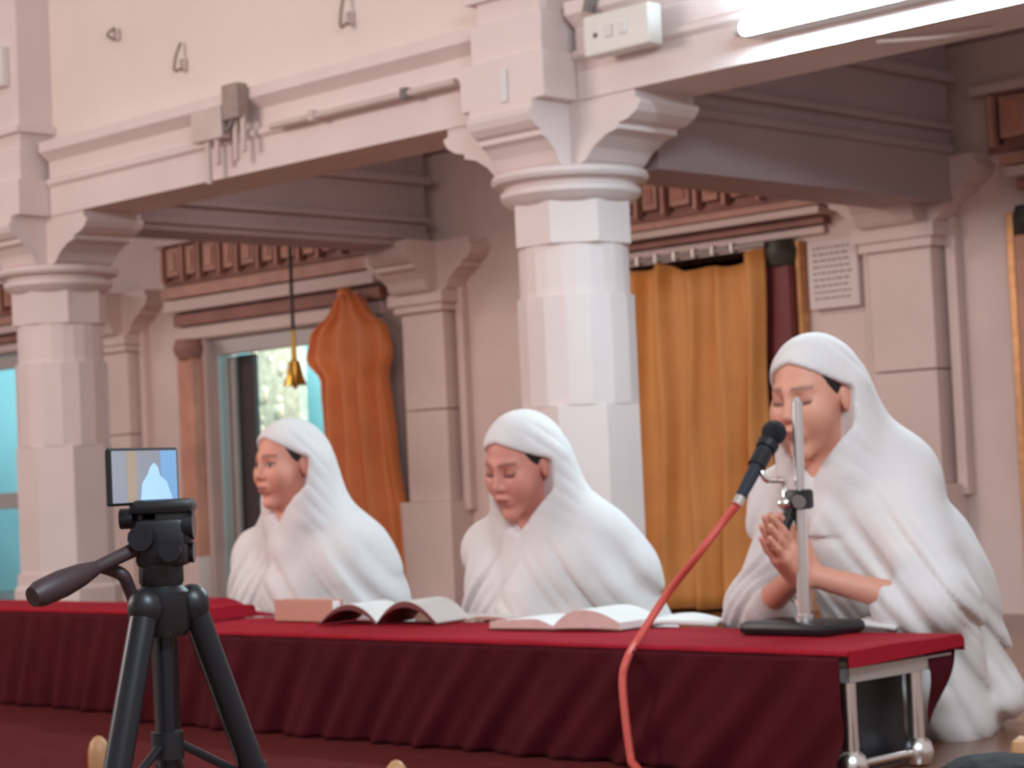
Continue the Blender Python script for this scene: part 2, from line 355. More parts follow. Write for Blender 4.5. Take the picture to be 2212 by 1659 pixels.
# silver relief inside the lit shrine
t = thing('silver_relief_panel', 'pale silver relief panel inside the lit shrine', 'relief', (P(600, 850, 'y', WALL_Y + 0.92).x, WALL_Y + 0.92, 0))
sx0, sx1 = P(540, 850, 'y', WALL_Y + 0.92).x, P(648, 850, 'y', WALL_Y + 0.92).x
b = nb(); bx(b, sx0, sx1, WALL_Y + 0.92, WALL_Y + 0.98, GZ, 1.75); obj('backing', b, M_SILVER, t)
for k in range(26):
    rx, rz = sx0 + 0.04 + (sx1 - sx0 - 0.08) * random.random(), 0.5 + 1.15 * random.random(); rr = 0.02 + 0.035 * random.random()
    b = nb(); ball(b, (rx, WALL_Y + 0.92, rz), rr, (1, 0.35, 1.2), 12, 8); obj('boss', b, M_SILVER, t, smooth=True)
l = bpy.data.lights.new('shrine_lamp', 'AREA'); l.size = 0.8; l.size_y = 0.3; l.shape = 'RECTANGLE'; l.energy = 48; l.color = (0.88, 0.97, 1.0)
o = bpy.data.objects.new('shrine_lamp', l); COLL.objects.link(o); o.location = (-9.9, WALL_Y + 0.45, 2.12); o.rotation_euler = (math.radians(35), 0, 0)
l = bpy.data.lights.new('shrine_lamp_far', 'AREA'); l.size = 0.6; l.energy = 16; l.color = (0.72, 0.92, 1.0)
o = bpy.data.objects.new('shrine_lamp_far', l); COLL.objects.link(o); o.location = (-12.5, WALL_Y + 0.75, 2.1)
t = tag(bpy.data.objects.new('door_2', None), 'dark framed shrine door at the far left edge', None, None, 'structure'); COLL.objects.link(t); t.location = (-12.5, WALL_Y, 0)
for nm, a in (('frame_post', (-12.20, -12.03, DY - 0.03, DY + 0.03, GZ, 1.59)), ('frame_head', (-13.19, -12.20, DY - 0.03, DY + 0.03, 1.50, 1.59)), ('frame_rail', (-13.19, -12.20, DY - 0.03, DY + 0.03, 0.55, 0.66))):
    b = nb(); bx(b, *a, 0.004); obj(nm, b, M_DKFRAME if nm == 'frame_post' else M_ALU, t)

# curtains
def sheet(name, fn, nu, nv, m, thick=0.004):
    vs_ = [fn(i / nu, j / nv) for j in range(nv + 1) for i in range(nu + 1)]
    fs = [(j * (nu + 1) + i, j * (nu + 1) + i + 1, (j + 1) * (nu + 1) + i + 1, (j + 1) * (nu + 1) + i) for j in range(nv) for i in range(nu)]
    return vs_, fs
def solid(o, th):
    md = o.modifiers.new('cloth_thickness', 'SOLIDIFY'); md.thickness = th; md.offset = 0
    return o
t = thing('door_curtain', 'gold orange curtain hanging in the right shrine doorway', 'curtain', (-6.35, WALL_Y - 0.14, 0))
CUR_X1 = P(1660, 900, 'y', WALL_Y - 0.165).x
def cur(u, v):
    x = -6.92 + (CUR_X1 + 6.92) * u; top = 1.585 - 0.03 * (1 - u) - 0.05 * math.sin(math.pi * u * 4.0) ** 2 * (1 if u > 0.45 else 0.3) - 0.045 * math.exp(-((u - 0.76) / 0.09) ** 2)
    z = -0.035 + (top + 0.035) * (1 - v)
    a = 0.034 + 0.010 * v
    y = WALL_Y - 0.165 + a * math.sin(2 * math.pi * (7.3 * u + 0.25 * math.sin(5 * u) + 0.15 * v)) + 0.010 * math.sin(2 * math.pi * (13.1 * u + 0.4 * v + 0.3))
    return (x + 0.012 * math.sin(9 * v + 20 * u), y, z)
vv, ff = sheet('c', cur, 120, 24, M_GOLDCUR); solid(mesh_from('cloth', vv, ff, M_GOLDCUR, t, True), 0.004)
b = nb(); tube(b, [(-7.0, WALL_Y - 0.155, 1.60), (CUR_X1 + 0.02, WALL_Y - 0.155, 1.60)], 0.011); obj('rod', b, M_ALU, t, True)
for k in range(9):
    b = nb(); lathe(b, -6.86 + 0.115 * k, WALL_Y - 0.155, [(0.020, 1.578), (0.022, 1.60), (0.018, 1.622)], 10); obj('ring', b, M_ALU, t, True)
t = thing('tied_curtain', 'rust orange curtain gathered at the right of the glazed door', 'curtain', (-8.62, WALL_Y - 0.16, 0))
def cur2(u, v):
    z = 1.685 * (1 - v) - 0.035
    ks = [(0.0, -8.62, 0.08), (0.05, -8.62, 0.18), (0.13, -8.635, 0.42), (0.20, -8.64, 0.46), (0.28, -8.60, 0.34), (0.5, -8.575, 0.36), (0.75, -8.56, 0.42), (1.0, -8.55, 0.44)]
    for a_, b_ in zip(ks, ks[1:]):
        if v <= b_[0]:
            q = (v - a_[0]) / (b_[0] - a_[0]); q = q * q * (3 - 2 * q); c = a_[1] + (b_[1] - a_[1]) * q; w = a_[2] + (b_[2] - a_[2]) * q; break
    ang = math.pi * (u - 0.5) * 1.5
    x = c + w * 0.5 * math.sin(ang) / math.sin(math.pi * 0.75)
    y = WALL_Y - 0.15 - 0.05 * math.cos(ang) + (0.040 * math.sin(2 * math.pi * (7.4 * u + 0.3 * math.sin(2.4 * v))) + 0.012 * math.sin(2 * math.pi * (3.1 * u - 0.4 * v))) * (0.4 + min(1, v * 3) * 0.6)
    return (x, y, z)
vv, ff = sheet('c2', cur2, 70, 50, M_ORCUR); solid(mesh_from('cloth', vv, ff, M_ORCUR, t, True), 0.005)
b = nb(); lathe(b, -8.62, WALL_Y - 0.185, [(0.030, 1.62), (0.045, 1.635), (0.045, 1.655), (0.030, 1.675)], 14); obj('knot', b, M_ORCUR, t, True)

# plaque
p0, p1 = P(1742, 518, 'y', WALL_Y - 0.05), P(1858, 676, 'y', WALL_Y - 0.05)
t = thing('marble_plaque', 'pale square marble plaque with engraved lines on the wall', 'plaque', ((p0.x + p1.x) / 2, WALL_Y - 0.05, p1.z))
PZ0, PZ1 = 1.29, 1.60; PX0, PX1 = p0.x, p1.x
b = nb(); bx(b, PX0, PX1, WALL_Y - 0.05, WALL_Y - 0.002, PZ0, PZ1, 0.004); obj('slab', b, M_PAINT, t)
b = nb()
for r_ in range(9):
    x = PX0 + 0.03
    while x < PX1 - 0.05:
        w = random.uniform(0.012, 0.035); zz = PZ1 - 0.045 - r_ * 0.028
        bx(b, x, min(x + w, PX1 - 0.03), WALL_Y - 0.0515, WALL_Y - 0.049, zz, zz + 0.010); x += w + 0.008
o = obj('engraved_lines', b, M_DUSTY, t); o['kind'] = 'stuff'

# bell on a rope in front of the glazed door
bp = P(637, 812, 'y', 6.9)
t = thing('temple_bell', 'brass bell hanging on a long rope before the glazed door', 'bell', (bp.x, bp.y, bp.z))
b = nb(); lathe(b, bp.x, bp.y, [(0.012, bp.z + 0.085), (0.03, bp.z + 0.075), (0.038, bp.z + 0.03), (0.046, bp.z - 0.01), (0.062, bp.z - 0.045), (0.064, bp.z - 0.05)], 20); obj('bell_body', b, M_BRASS, t, True)
b = nb(); tube(b, [(bp.x, bp.y, bp.z + 0.08), (bp.x, bp.y, bp.z + 0.24)], [0.016, 0.010]); obj('brass_link', b, M_BRASS, t, True)
b = nb(); tube(b, [(bp.x, bp.y, bp.z + 0.23), (bp.x, bp.y, CEIL_Z - 0.001)], 0.010); obj('rope', b, M_RUST, t, True)
b = nb(); ball(b, (bp.x, bp.y, bp.z - 0.055), 0.014); obj('clapper', b, M_BRASS, t, True)

# ------------------------------------------------------------------ fittings on the upper wall and the beam
def conduit(px0, px1, y, r, label):
    a, c = P(px0[0], px0[1], 'y', y), P(px1[0], px1[1], 'y', y); z = (a.z + c.z) / 2
    t = thing('conduit_pipe', label, 'pipe', (a.x, y, z), 'conduits along the beam')
    b = nb(); tube(b, [(a.x, y, z), (c.x, y, z)], r); obj('pipe', b, M_PIPE, t, True)
    n = max(2, int(abs(c.x - a.x) / 0.5))
    for k in range(n):
        x = a.x + (c.x - a.x) * (k + 0.5) / n
        b = nb(); bx(b, x - 0.015, x + 0.015, y - r - 0.006, y + r + 0.004, z - r - 0.006, z + r + 0.006, 0.002); obj('clip', b, M_GREY if k % 2 else M_PIPE, t)
conduit((585, 238), (985, 152), BF_Y + 0.035, 0.018, 'painted conduit pipe along the top of the left beam')
conduit((585, 268), (985, 182), BF_Y - 0.066, 0.014, 'lower painted conduit pipe on the cornice of the left beam')
jb0 = P(455, 245, 'y', BF_Y - 0.06); 
t = thing('junction_box', 'painted junction box with hanging pipe stubs on the left beam', 'junction box', (-6.6, BF_Y - 0.06, 2.0))
b = nb(); bx(b, -6.76, -6.56, BF_Y - 0.10, BF_Y - 0.052, 2.0, 2.13, 0.006); obj('box', b, M_PIPE, t)
b = nb(); bx(b, -6.54, -6.44, BF_Y - 0.11, BF_Y - 0.052, 2.06, 2.2, 0.006); obj('socket', b, M_DUSTY, t)
for dx, z0 in ((-6.68, 1.83), (-6.62, 1.90), (-6.50, 1.90), (-6.45, 1.93)):
    b = nb(); tube(b, [(dx, BF_Y - 0.075, 2.01 if dx < -6.55 else 2.07), (dx, BF_Y - 0.075, z0)], 0.012); obj('pipe_stub', b, M_PIPE, t, True)
b = nb(); tube(b, spline([(-6.56, BF_Y - 0.08, 2.06), (-6.52, BF_Y - 0.10, 2.02), (-6.49, BF_Y - 0.09, 2.07)], 6), 0.009); obj('wire', b, M_GREY, t, True)
def hook(px, py, label, h=0.1):
    q = P(px, py, 'y', BF_Y + 0.05)
    t = thing('wall_hook', label, 'hook', (q.x, BF_Y + 0.059, q.z), 'hooks on the upper wall')
    b = nb(); bx(b, q.x - 0.02, q.x + 0.02, BF_Y + 0.04, BF_Y + 0.0595, q.z - 0.025, q.z + 0.025, 0.004); obj('plate', b, M_PIPE, t)
    b = nb(); tube(b, spline([(q.x, BF_Y + 0.04, q.z + h), (q.x, BF_Y + 0.015, q.z + h * 0.4), (q.x + 0.005, BF_Y + 0.0, q.z - h * 0.3), (q.x, BF_Y + 0.035, q.z - 0.02)], 6), 0.007); obj('hook_wire', b, M_DUSTY, t, True)
hook(252, 76, 'small hook on the upper wall nearest the left column', 0.03)
hook(396, 140, 'longer hook on the upper wall above the left beam', 0.09)
hook(755, 40, 'brown hook high on the upper wall near the centre', 0.12)
b0 = P(1262, 132, 'y', BF_Y - 0.12); b1 = P(1400, 30, 'y', BF_Y - 0.12)
t = thing('switch_box', 'white plastic switch box on the beam beside the near column', 'switch box', ((b0.x + b1.x) / 2, BF_Y - 0.05, b0.z))
zb0, zb1 = b0.z + 0.01, b0.z + 0.145
b = nb(); bx(b, b0.x, b1.x, BF_Y - 0.12, BF_Y - 0.052, zb0, zb1, 0.008); obj('box', b, M_WPLAST, t)
b = nb(); bx(b, b0.x + 0.10, b0.x + 0.13, BF_Y - 0.127, BF_Y - 0.119, zb0 + 0.05, zb0 + 0.09, 0.002); obj('switch', b, M_PAPER, t)
b = nb(); bx(b, b0.x + 0.16, b0.x + 0.19, BF_Y - 0.127, BF_Y - 0.119, zb0 + 0.05, zb0 + 0.09, 0.002); obj('switch', b, M_PAPER, t)
b = nb(); ball(b, (b0.x + 0.055, BF_Y - 0.12, zb0 + 0.065), 0.009); obj('indicator', b, M_GREY, t, True)
q = P(1285, 12, 'y', BF_Y - 0.05)
t = thing('wall_clamp', 'dark metal clamp fixture above the white switch box', 'clamp', (q.x, BF_Y, q.z))
b = nb(); bx(b, q.x - 0.035, q.x + 0.05, BF_Y - 0.03, BF_Y + 0.058, q.z - 0.03, q.z + 0.05, 0.008); obj('body', b, M_GREEN, t)
b = nb(); tube(b, [(q.x - 0.02, BF_Y - 0.06, q.z - 0.02), (q.x + 0.03, BF_Y - 0.06, q.z + 0.12)], 0.022); obj('barrel', b, M_GREY, t, True)
q = P(1088, 185, 'y', BF_Y - 0.165)
tag(obj('white_strip', bx(nb(), q.x - 0.016, q.x + 0.016, BF_Y - 0.168, BF_Y - 0.1605, q.z - 0.055, q.z + 0.055, 0.002), M_PAPER), 'small white strip on the near column block', 'strip')  # plain pale strip laid flat on the block face
q = P(4, 145, 'y', BF_Y - 0.13)
t = thing('wall_box', 'small white box on the pilaster above the far column', 'box', (q.x, BF_Y - 0.11, q.z))
b = nb(); bx(b, q.x - 0.10, q.x + 0.03, BF_Y - 0.15, BF_Y - 0.111, q.z - 0.09, q.z + 0.09, 0.006); obj('box', b, M_WPLAST, t)
b = nb(); bx(b, q.x - 0.09, q.x + 0.02, BF_Y - 0.156, BF_Y - 0.149, q.z - 0.08, q.z + 0.08, 0.002); obj('cover', b, M_PAPER, t)
# LED tube lamp on the right beam
lx0, lx1, lz, ly = -3.95, -2.75, 1.94, BF_Y - 0.11
t = thing('tube_lamp', 'glowing tube lamp fixed to the beam at the upper right', 'lamp', ((lx0 + lx1) / 2, ly, lz))
b = nb(); bx(b, lx0, lx1, ly + 0.015, BF_Y - 0.019, lz - 0.02, lz + 0.02, 0.004); obj('batten', b, M_WPLAST, t)
b = nb(); tube(b, [(lx0 + 0.02, ly, lz), (lx1 - 0.02, ly, lz)], 0.018, 12)
obj('glowing_tube', b, mat('tube_glow', (235, 250, 255), emit=((205, 240, 255), 260.0)), t, True)
for x in (lx0 + 0.012, lx1 - 0.012):
    b = nb(); tube(b, [(x - 0.014, ly, lz), (x + 0.014, ly, lz)], 0.021, 12); obj('end_cap', b, M_WPLAST, t, True)
b = nb(); a = P(1905, 128, 'z', 1.86); 
tag(obj('loose_wire', tube(nb(), spline([(-3.55, BF_Y + 0.05, 1.852), (-3.40, BF_Y + 0.12, 1.845), (-3.25, BF_Y + 0.20, 1.852)], 6), 0.008), M_PIPE, None, True), 'pale wire clipped under the lamp lit beam', 'wire')

# ------------------------------------------------------------------ tables
TZ = 0.246                       # top of the right table
def make_table(label, x0, x1, y0, y1, ztop, cloth_label, seed, right_open):
    rnd = random.Random(seed)
    t = thing('low_table', label, 'table', ((x0 + x1) / 2, (y0 + y1) / 2, 0), 'low cloth covered tables')
    b = nb(); bx(b, x0 + 0.01, x1 - 0.01, y0 + 0.02, y1 - 0.02, ztop - 0.032, ztop - 0.006, 0.003); obj('table_top', b, M_GREY, t)
    b = nb()
    bx(b, x0 + 0.015, x1 - 0.005, y0 + 0.02, y0 + 0.045, ztop - 0.06, ztop - 0.033); bx(b, x0 + 0.015, x1 - 0.005, y1 - 0.045, y1 - 0.02, ztop - 0.06, ztop - 0.033); obj('long_rail', b, M_ALU, t)
    for xx in (x0 + 0.015, x1 - 0.03):
        b = nb(); bx(b, xx, xx + 0.025, y0 + 0.0455, y1 - 0.0455, ztop - 0.06, ztop - 0.033); obj('end_rail', b, M_ALU, t)
    for xx in (x0 + 0.03, x1 - 0.022):
        for yy in (y0 + 0.035, y1 - 0.13):
            b = nb(); tube(b, [(xx, yy, ztop - 0.061), (xx, yy, 0.05)], 0.016, 14); lg = obj('leg', b, M_CHROME, t, True)
            b = nb(); lathe(b, xx, yy, [(0.010, 0.0), (0.025, 0.005), (0.033, 0.026), (0.027, 0.046), (0.017, 0.055)], 18); obj('foot', b, M_CHROME, lg, True)
        b = nb(); tube(b, [(xx, y0 + 0.05, 0.028), (xx, y1 - 0.15, 0.028)], 0.008, 10); obj('stretcher', b, M_CHROME, t, True)
    b = nb(); bx(b, x1 - 0.085, x1 - 0.07, y0 + 0.03, y1 - 0.10, 0.006, ztop - 0.033); obj('under_table_dark', b, M_BLACK, t)  # added black sheet standing in for the dark under the table
    # top cloth with a short fall over the front edge and gentle unevenness
    c = thing('table_cloth', cloth_label, 'tablecloth', ((x0 + x1) / 2, (y0 + y1) / 2, ztop))
    def top(u, v):
        x = x0 - 0.01 + (x1 - x0 + 0.02) * u
        L = (y1 - y0) + 0.06; s = v * L
        w = 0.0015 * math.sin(31 * x + 7 * v) + 0.001 * math.sin(57 * x + 3)
        if s < 0.03: y, z = y0 - 0.006 + w, ztop - 0.008 + s * 0.27
        else: y, z = y0 + (s - 0.03), ztop + 0.0015 * math.sin(9 * x) * math.sin(11 * v) + 0.001
        if s > L - 0.03: z = ztop - (s - (L - 0.03)); y = y1 + 0.006
        return (x, y, z)
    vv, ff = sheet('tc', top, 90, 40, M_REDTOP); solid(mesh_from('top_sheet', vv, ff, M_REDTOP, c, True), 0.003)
    if right_open:
        b = nb(); prism(b, [(x1 + 0.011, y0 + 0.0, ztop + 0.001), (x1 + 0.013, y0, ztop - 0.030), (x1 + 0.013, y1, ztop - 0.022), (x1 + 0.011, y1, ztop + 0.001)], (-0.003, 0, 0)); obj('end_fall', b, M_REDTOP, c)
        def flap(u, v):
            return (x1 - 0.005 + 0.012 * math.sin(5 * v + 3 * u), y1 - 0.09 + 0.11 * u + 0.03 * v * (1 - u), ztop - 0.02 - v * (0.10 + 0.0 * u) * (1 - 0.15 * u))
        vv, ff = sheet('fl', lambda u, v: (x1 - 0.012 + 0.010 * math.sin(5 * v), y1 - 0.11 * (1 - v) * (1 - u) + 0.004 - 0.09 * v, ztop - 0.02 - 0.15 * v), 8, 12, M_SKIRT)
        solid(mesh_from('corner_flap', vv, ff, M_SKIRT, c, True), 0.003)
    else:
        b = nb(); prism(b, [(x1 + 0.011, y0 - 0.004, ztop + 0.001), (x1 + 0.013, y0 - 0.004, ztop - 0.033), (x1 + 0.013, y1, ztop - 0.033), (x1 + 0.011, y1, ztop + 0.001)], (-0.003, 0, 0)); obj('end_fall', b, M_REDTOP, c)
    ks = [rnd.uniform(0, 6.28) for _ in range(8)]
    def sk(u, v):
        x = x0 - 0.01 + (x1 - x0 + 0.015) * u
        z = (ztop - 0.008) * (1 - v) + 0.007 * v
        g = 0.25 + 0.75 * v
        xs = x + 0.22 * v * (0.3 + 0.7 * math.sin(0.9 * x + ks[6]) ** 2)        # folds drift sideways towards the hem
        y = y0 - 0.026 - 0.012 * v + g * (0.011 * math.sin(2 * math.pi * xs / 0.17 + ks[0] + 1.3 * math.sin(2.1 * x)) + 0.008 * math.sin(2 * math.pi * xs / 0.093 + ks[1] + math.sin(3.7 * x)) + 0.007 * math.sin(2 * math.pi * xs / 0.41 + ks[2]))
        return (x, y, z)
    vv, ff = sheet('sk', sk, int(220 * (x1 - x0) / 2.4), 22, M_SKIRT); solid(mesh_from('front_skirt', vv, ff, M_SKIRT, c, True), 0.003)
    return t
TX1 = P(1831, 1408, 'z', TZ).x; TY0 = 3.215; TY1 = 3.60
TX0 = P(246, 1367, 'z', TZ).x
make_table('long low table with chrome legs at its open right end', TX0, TX1, TY0, TY1, TZ, 'red cloth with dark maroon skirt on the long right table', 11, True)
make_table('low table at the left edge standing a little higher', -8.2, TX0 - 0.03, TY0 + 0.10, TY1 - 0.02, 0.283, 'red cloth and maroon skirt on the table at the left edge', 12, False)
b = nb(); bx(b, -9.5, -2.75, 1.9, 3.40, 0.0, 0.004, 0.001)
tag(obj('floor_carpet', b, mat('dark_red_carpet', (92, 34, 34), 0.95, var=0.15, scale=20, bump=0.3, bscale=200, spec=0.05)), 'dark red carpet on the floor before the tables', 'carpet')
# heap of red cloth near the left woman
def heap(u, v):
    a = math.pi * v; r = 0.5 + 0.5 * math.cos(math.pi * (u - 0.5) * 1.9)
    hx = P(455, 1330, 'z', TZ).x + 0.05 + 0.36 * (u - 0.4); k = 0.055 * math.sin(math.pi * min(1, u * 1.15 + 0.0)) ** 0.7 if u < 0.87 else 0.02 * (1 - u)
    return (hx, 3.56 - 0.10 * math.cos(a), TZ + 0.004 + k * math.sin(a) + 0.004 * math.sin(19 * u + 4 * v))
vv, ff = sheet('hp', heap, 40, 20, M_REDTOP); o = solid(mesh_from('folded_cloth', vv, ff, M_REDTOP, None, True), 0.003)
tag(o, 'rumpled fold of red cloth on the table before the left woman', 'cloth')

# ------------------------------------------------------------------ books and papers
def open_book(name, label, cx, cy, rot, half_w, depth, thick, lift, m_cover, arch=0.5, z0=TZ + 0.0035):
    """open book seen along its spine axis (depth direction); pages arch up on each side"""
    t = thing(name, label, 'book', (cx, cy, z0)); c, s = math.cos(rot), math.sin(rot)
    def W(x, y, z): return (cx + c * x - s * y, cy + s * x + c * y, z0 + z)
    for sg in (-1, 1):
        def top(x): u = x / half_w; return thick * (1 - 0.25 * u) * (0.35 + 0.65 * min(1, u * 4)) + lift[0 if sg < 0 else 1] * math.sin(math.pi * min(1, u * 1.02)) ** arch
        def bot(x): u = x / half_w; return 0.003 + lift[0 if sg < 0 else 1] * 0.85 * math.sin(math.pi * min(1, u * 1.02)) ** arch * (1 if thick < 0.012 else 0.12)
        n = 14; vs_ = []; fs = []
        for i in range(n + 1):
            x = half_w * i / n + 0.001
            for y in (-depth / 2, depth / 2):
                vs_.append(W(sg * x, y, bot(x) + 0.001)); vs_.append(W(sg * x, y, top(x) + 0.003))
        for i in range(n):
            a = 4 * i; e = 4 * (i + 1)
            fs += [(a, e, e + 1, a + 1), (a + 2, a + 3, e + 3, e + 2), (a + 1, e + 1, e + 3, a + 3), (a, a + 2, e + 2, e)]
        fs += [(0, 1, 3, 2), (4 * n, 4 * n + 2, 4 * n + 3, 4 * n + 1)]
        mesh_from('page_block', vs_, fs, M_PAPER, t)
        # front page edges
        vs_ = []; fs = []
        for i in range(n + 1):
            x = half_w * i / n + 0.001
            vs_.append(W(sg * x, -depth / 2 - 0.0008, bot(x) + 0.0015)); vs_.append(W(sg * x, -depth / 2 - 0.0008, top(x) - 0.001 + 0.003))
        for i in range(n): fs.append((2 * i, 2 * i + 2, 2 * i + 3, 2 * i + 1))
        mesh_from('page_edge', vs_, fs, M_PAPERP if thick > 0.012 else m_cover, t)
        vs_ = []; fs = []
        for i in range(n + 1):
            x = (half_w + 0.006) * i / n
            for y in (-depth / 2 - 0.006, depth / 2 + 0.006):
                vs_.append(W(sg * x, y, bot(min(x, half_w)) - 0.002)); vs_.append(W(sg * x, y, bot(min(x, half_w)) + 0.0005))
        for i in range(n):
            a = 4 * i; e = 4 * (i + 1)
            fs += [(a, e, e + 1, a + 1), (a + 2, a + 3, e + 3, e + 2), (a + 1, e + 1, e + 3, a + 3), (a, a + 2, e + 2, e)]
        fs += [(0, 1, 3, 2), (4 * n, 4 * n + 2, 4 * n + 3, 4 * n + 1)]
        mesh_from('cover', vs_, fs, m_cover, t)
    return t
q = P(842, 1347, 'z', TZ)
open_book('open_booklet', 'open white booklet with arched pages before the left woman', q.x + 0.03, q.y - 0.01, 0.22, 0.18, 0.15, 0.006, (0.045, 0.052), M_COVER, 0.8)
q = P(1202, 1364, 'z', TZ)
open_book('open_book', 'thick open book with pinkish page edges before the middle woman', q.x, q.y + 0.06, 0.12, 0.185, 0.16, 0.022, (0.004, 0.026), M_COVER, 0.8)
q = P(1050, 1340, 'z', TZ)
open_book('open_book', 'thin open white book lying flat behind the thick book', q.x + 0.0, q.y - 0.02, 0.15, 0.12, 0.10, 0.007, (0.004, 0.004), M_TANBOOK, 0.8)
q = P(655, 1345, 'z', TZ)
t = thing('closed_book', 'closed tan book standing on edge before the left woman', 'book', (q.x, q.y, TZ))
b = nb(); bx(b, q.x - 0.115, q.x + 0.115, q.y + 0.005, q.y + 0.035, TZ + 0.004, TZ + 0.056, 0.002); obj('page_block', b, M_PAPER, t)
b = nb(); bx(b, q.x - 0.12, q.x + 0.12, q.y, q.y + 0.0045, TZ + 0.0035, TZ + 0.060, 0.001); obj('cover', b, M_TANBOOK, t)
b = nb(); bx(b, q.x - 0.12, q.x + 0.12, q.y + 0.0355, q.y + 0.04, TZ + 0.0035, TZ + 0.060, 0.001); obj('cover', b, M_TANBOOK, t)
def paper_sheet(name, label, c, w, d, lift, rot, m=M_PAPER, th=0.004):
    cc, ss = math.cos(rot), math.sin(rot)
    def f(u, v):
        x, y = (u - 0.5) * w, (v - 0.5) * d
        return (c[0] + cc * x - ss * y, c[1] + ss * x + cc * y, TZ + 0.006 + lift * math.sin(math.pi * u) * (0.6 + 0.4 * v) + 0.002 * math.sin(7 * u + 3 * v))
    vv, ff = sheet(name, f, 24, 10, m); return tag(solid(mesh_from(name, vv, ff, m, None, True), th), label, 'paper' if m is M_PAPER else 'cloth')
q = P(1455, 1352, 'z', TZ); paper_sheet('paper_stack', 'white papers between the thick book and the microphone base', (q.x + 0.03, q.y - 0.02), 0.20, 0.12, 0.016, 0.5, M_PAPER, 0.010)
q = P(1895, 1358, 'z', TZ); paper_sheet('folded_napkin', 'small folded white cloth beside the right woman forearm', (q.x + 0.01, q.y - 0.04), 0.14, 0.10, 0.018, 0.3, M_WHITE, 0.008)

# ------------------------------------------------------------------ microphone, stand and cable
MB = Vector((-2.80, 3.515, TZ + 0.0035))
ap = P(1738, 1335, 'y', MB.y); MB.x = ap.x
t = thing('microphone_stand', 'chrome desk microphone stand with black base before the right woman', 'microphone stand', MB)
b = nb(); bx(b, MB.x - 0.125, MB.x + 0.105, MB.y - 0.07, MB.y + 0.075, MB.z, MB.z + 0.028, 0.012); obj('base', b, M_BLACK, t, True)
ptop = P(1722, 868, 'y', MB.y); pmid = P(1727, 1080, 'y', MB.y)
b = nb(); tube(b, [(MB.x, MB.y, MB.z + 0.027), (MB.x, MB.y, MB.z + 0.04)], 0.02, 20); obj('collar', b, M_CHROME, t, True)
b = nb(); tube(b, [(MB.x, MB.y, MB.z + 0.039), (pmid.x, MB.y, pmid.z)], 0.0135, 20); obj('lower_pole', b, M_CHROME, t, True)
b = nb(); tube(b, [(pmid.x, MB.y, pmid.z + 0.001), (ptop.x, MB.y, ptop.z)], [0.0120, 0.0115], 20); obj('upper_pole', b, M_CHROME, t, True)
b = nb(); tube(b, [(ptop.x, MB.y, ptop.z - 0.001), (ptop.x, MB.y, ptop.z + 0.01)], [0.0115, 0.006], 20); obj('pole_tip', b, M_CHROME, t, True)
cl = nb(); bx(cl, pmid.x - 0.022, pmid.x + 0.022, MB.y - 0.026, MB.y + 0.024, pmid.z - 0.020, pmid.z + 0.022, 0.007); clamp = obj('clamp', cl, M_BLACK, t, True)
b = nb(); tube(b, [(pmid.x + 0.01, MB.y - 0.02, pmid.z), (pmid.x + 0.03, MB.y - 0.04, pmid.z - 0.004)], [0.012, 0.014], 14); obj('clamp_knob', b, M_GREY, clamp, True)
b = nb(); tube(b, [(pmid.x - 0.012, MB.y - 0.012, pmid.z - 0.015), (pmid.x - 0.022, MB.y - 0.03, pmid.z - 0.06)], [0.015, 0.012], 12); obj('clamp_lever', b, M_BLACK, clamp, True)
kn = P(1696, 1087, 'y', MB.y - 0.02)
b = nb(); ball(b, (kn.x, kn.y, kn.z), 0.019, (1, 1, 0.8)); obj('swivel_joint', b, M_CHROME, t, True)
mh = P(1672, 935, 'y', 3.49); mt = P(1594, 1085, 'y', 3.36)
mv = (mh - mt)
arm_end = mt + mv * 0.60
b = nb(); tube(b, spline([kn, kn + Vector((-0.004, 0.002, 0.045)), arm_end + Vector((0.012, 0, -0.04)), arm_end], 8), 0.0065, 10); obj('holder_arm', b, M_CHROME, t, True)
mvn = mv.normalized()
b = nb(); tube(b, [arm_end - mvn * 0.018, arm_end + mvn * 0.018], 0.0195, 16); obj('mic_clip', b, M_BLACK, t, True)
t = thing('microphone', 'dark handheld microphone held in the stand clip at the mouth of the right woman', 'microphone', mt)
mm = mat('gunmetal_mic_body', (58, 62, 72), 0.32, metal=0.5, var=0.05)
b = nb(); tube(b, [mt + mvn * 0.012, mt + mvn * 0.05, mh - mvn * 0.045], [0.012, 0.0135, 0.0165], 20); obj('mic_body', b, mm, t, True)
b = nb(); tube(b, [mh - mvn * 0.046, mh - mvn * 0.030], [0.022, 0.024], 20); obj('collar_ring', b, M_BLACK, t, True)
b = nb(); ball(b, mh, 0.027); obj('grille', b, mat('black_mic_grille', (30, 31, 36), 0.5, metal=0.4, bump=0.6, bscale=500), t, True)
b = nb(); tube(b, [mt - mvn * 0.008, mt + mvn * 0.012], [0.0105, 0.012], 16); obj('plug', b, M_CHROME, t, True)
c0 = mt - mvn * 0.010
p1 = P(1510, 1195, 'y', 3.30); p2 = P(1440, 1285, 'y', 3.30); p3 = P(1382, 1352, 'y', 3.24)
pts = [c0, P(1560, 1130, 'y', 3.34), p1, p2, Vector((p3.x, 3.235, TZ + 0.012)), Vector((P(1352, 1400, 'y', 3.165).x, 3.168, TZ - 0.022)), P(1345, 1470, 'y', 3.150), P(1352, 1560, 'y', 3.142), P(1363, 1640, 'y', 3.138), Vector((P(1366, 1660, 'y', 3.13).x, 3.13, 0.020)), Vector((P(1366, 1660, 'y', 3.13).x + 0.12, 3.02, 0.014)), Vector((P(1366, 1660, 'y', 3.13).x + 0.50, 2.6, 0.014))]
tag(obj('microphone_cable', tube(nb(), spline(pts, 10), 0.0085, 10), M_CABLE, None, True), 'red cable running from the microphone over the table front', 'cable')

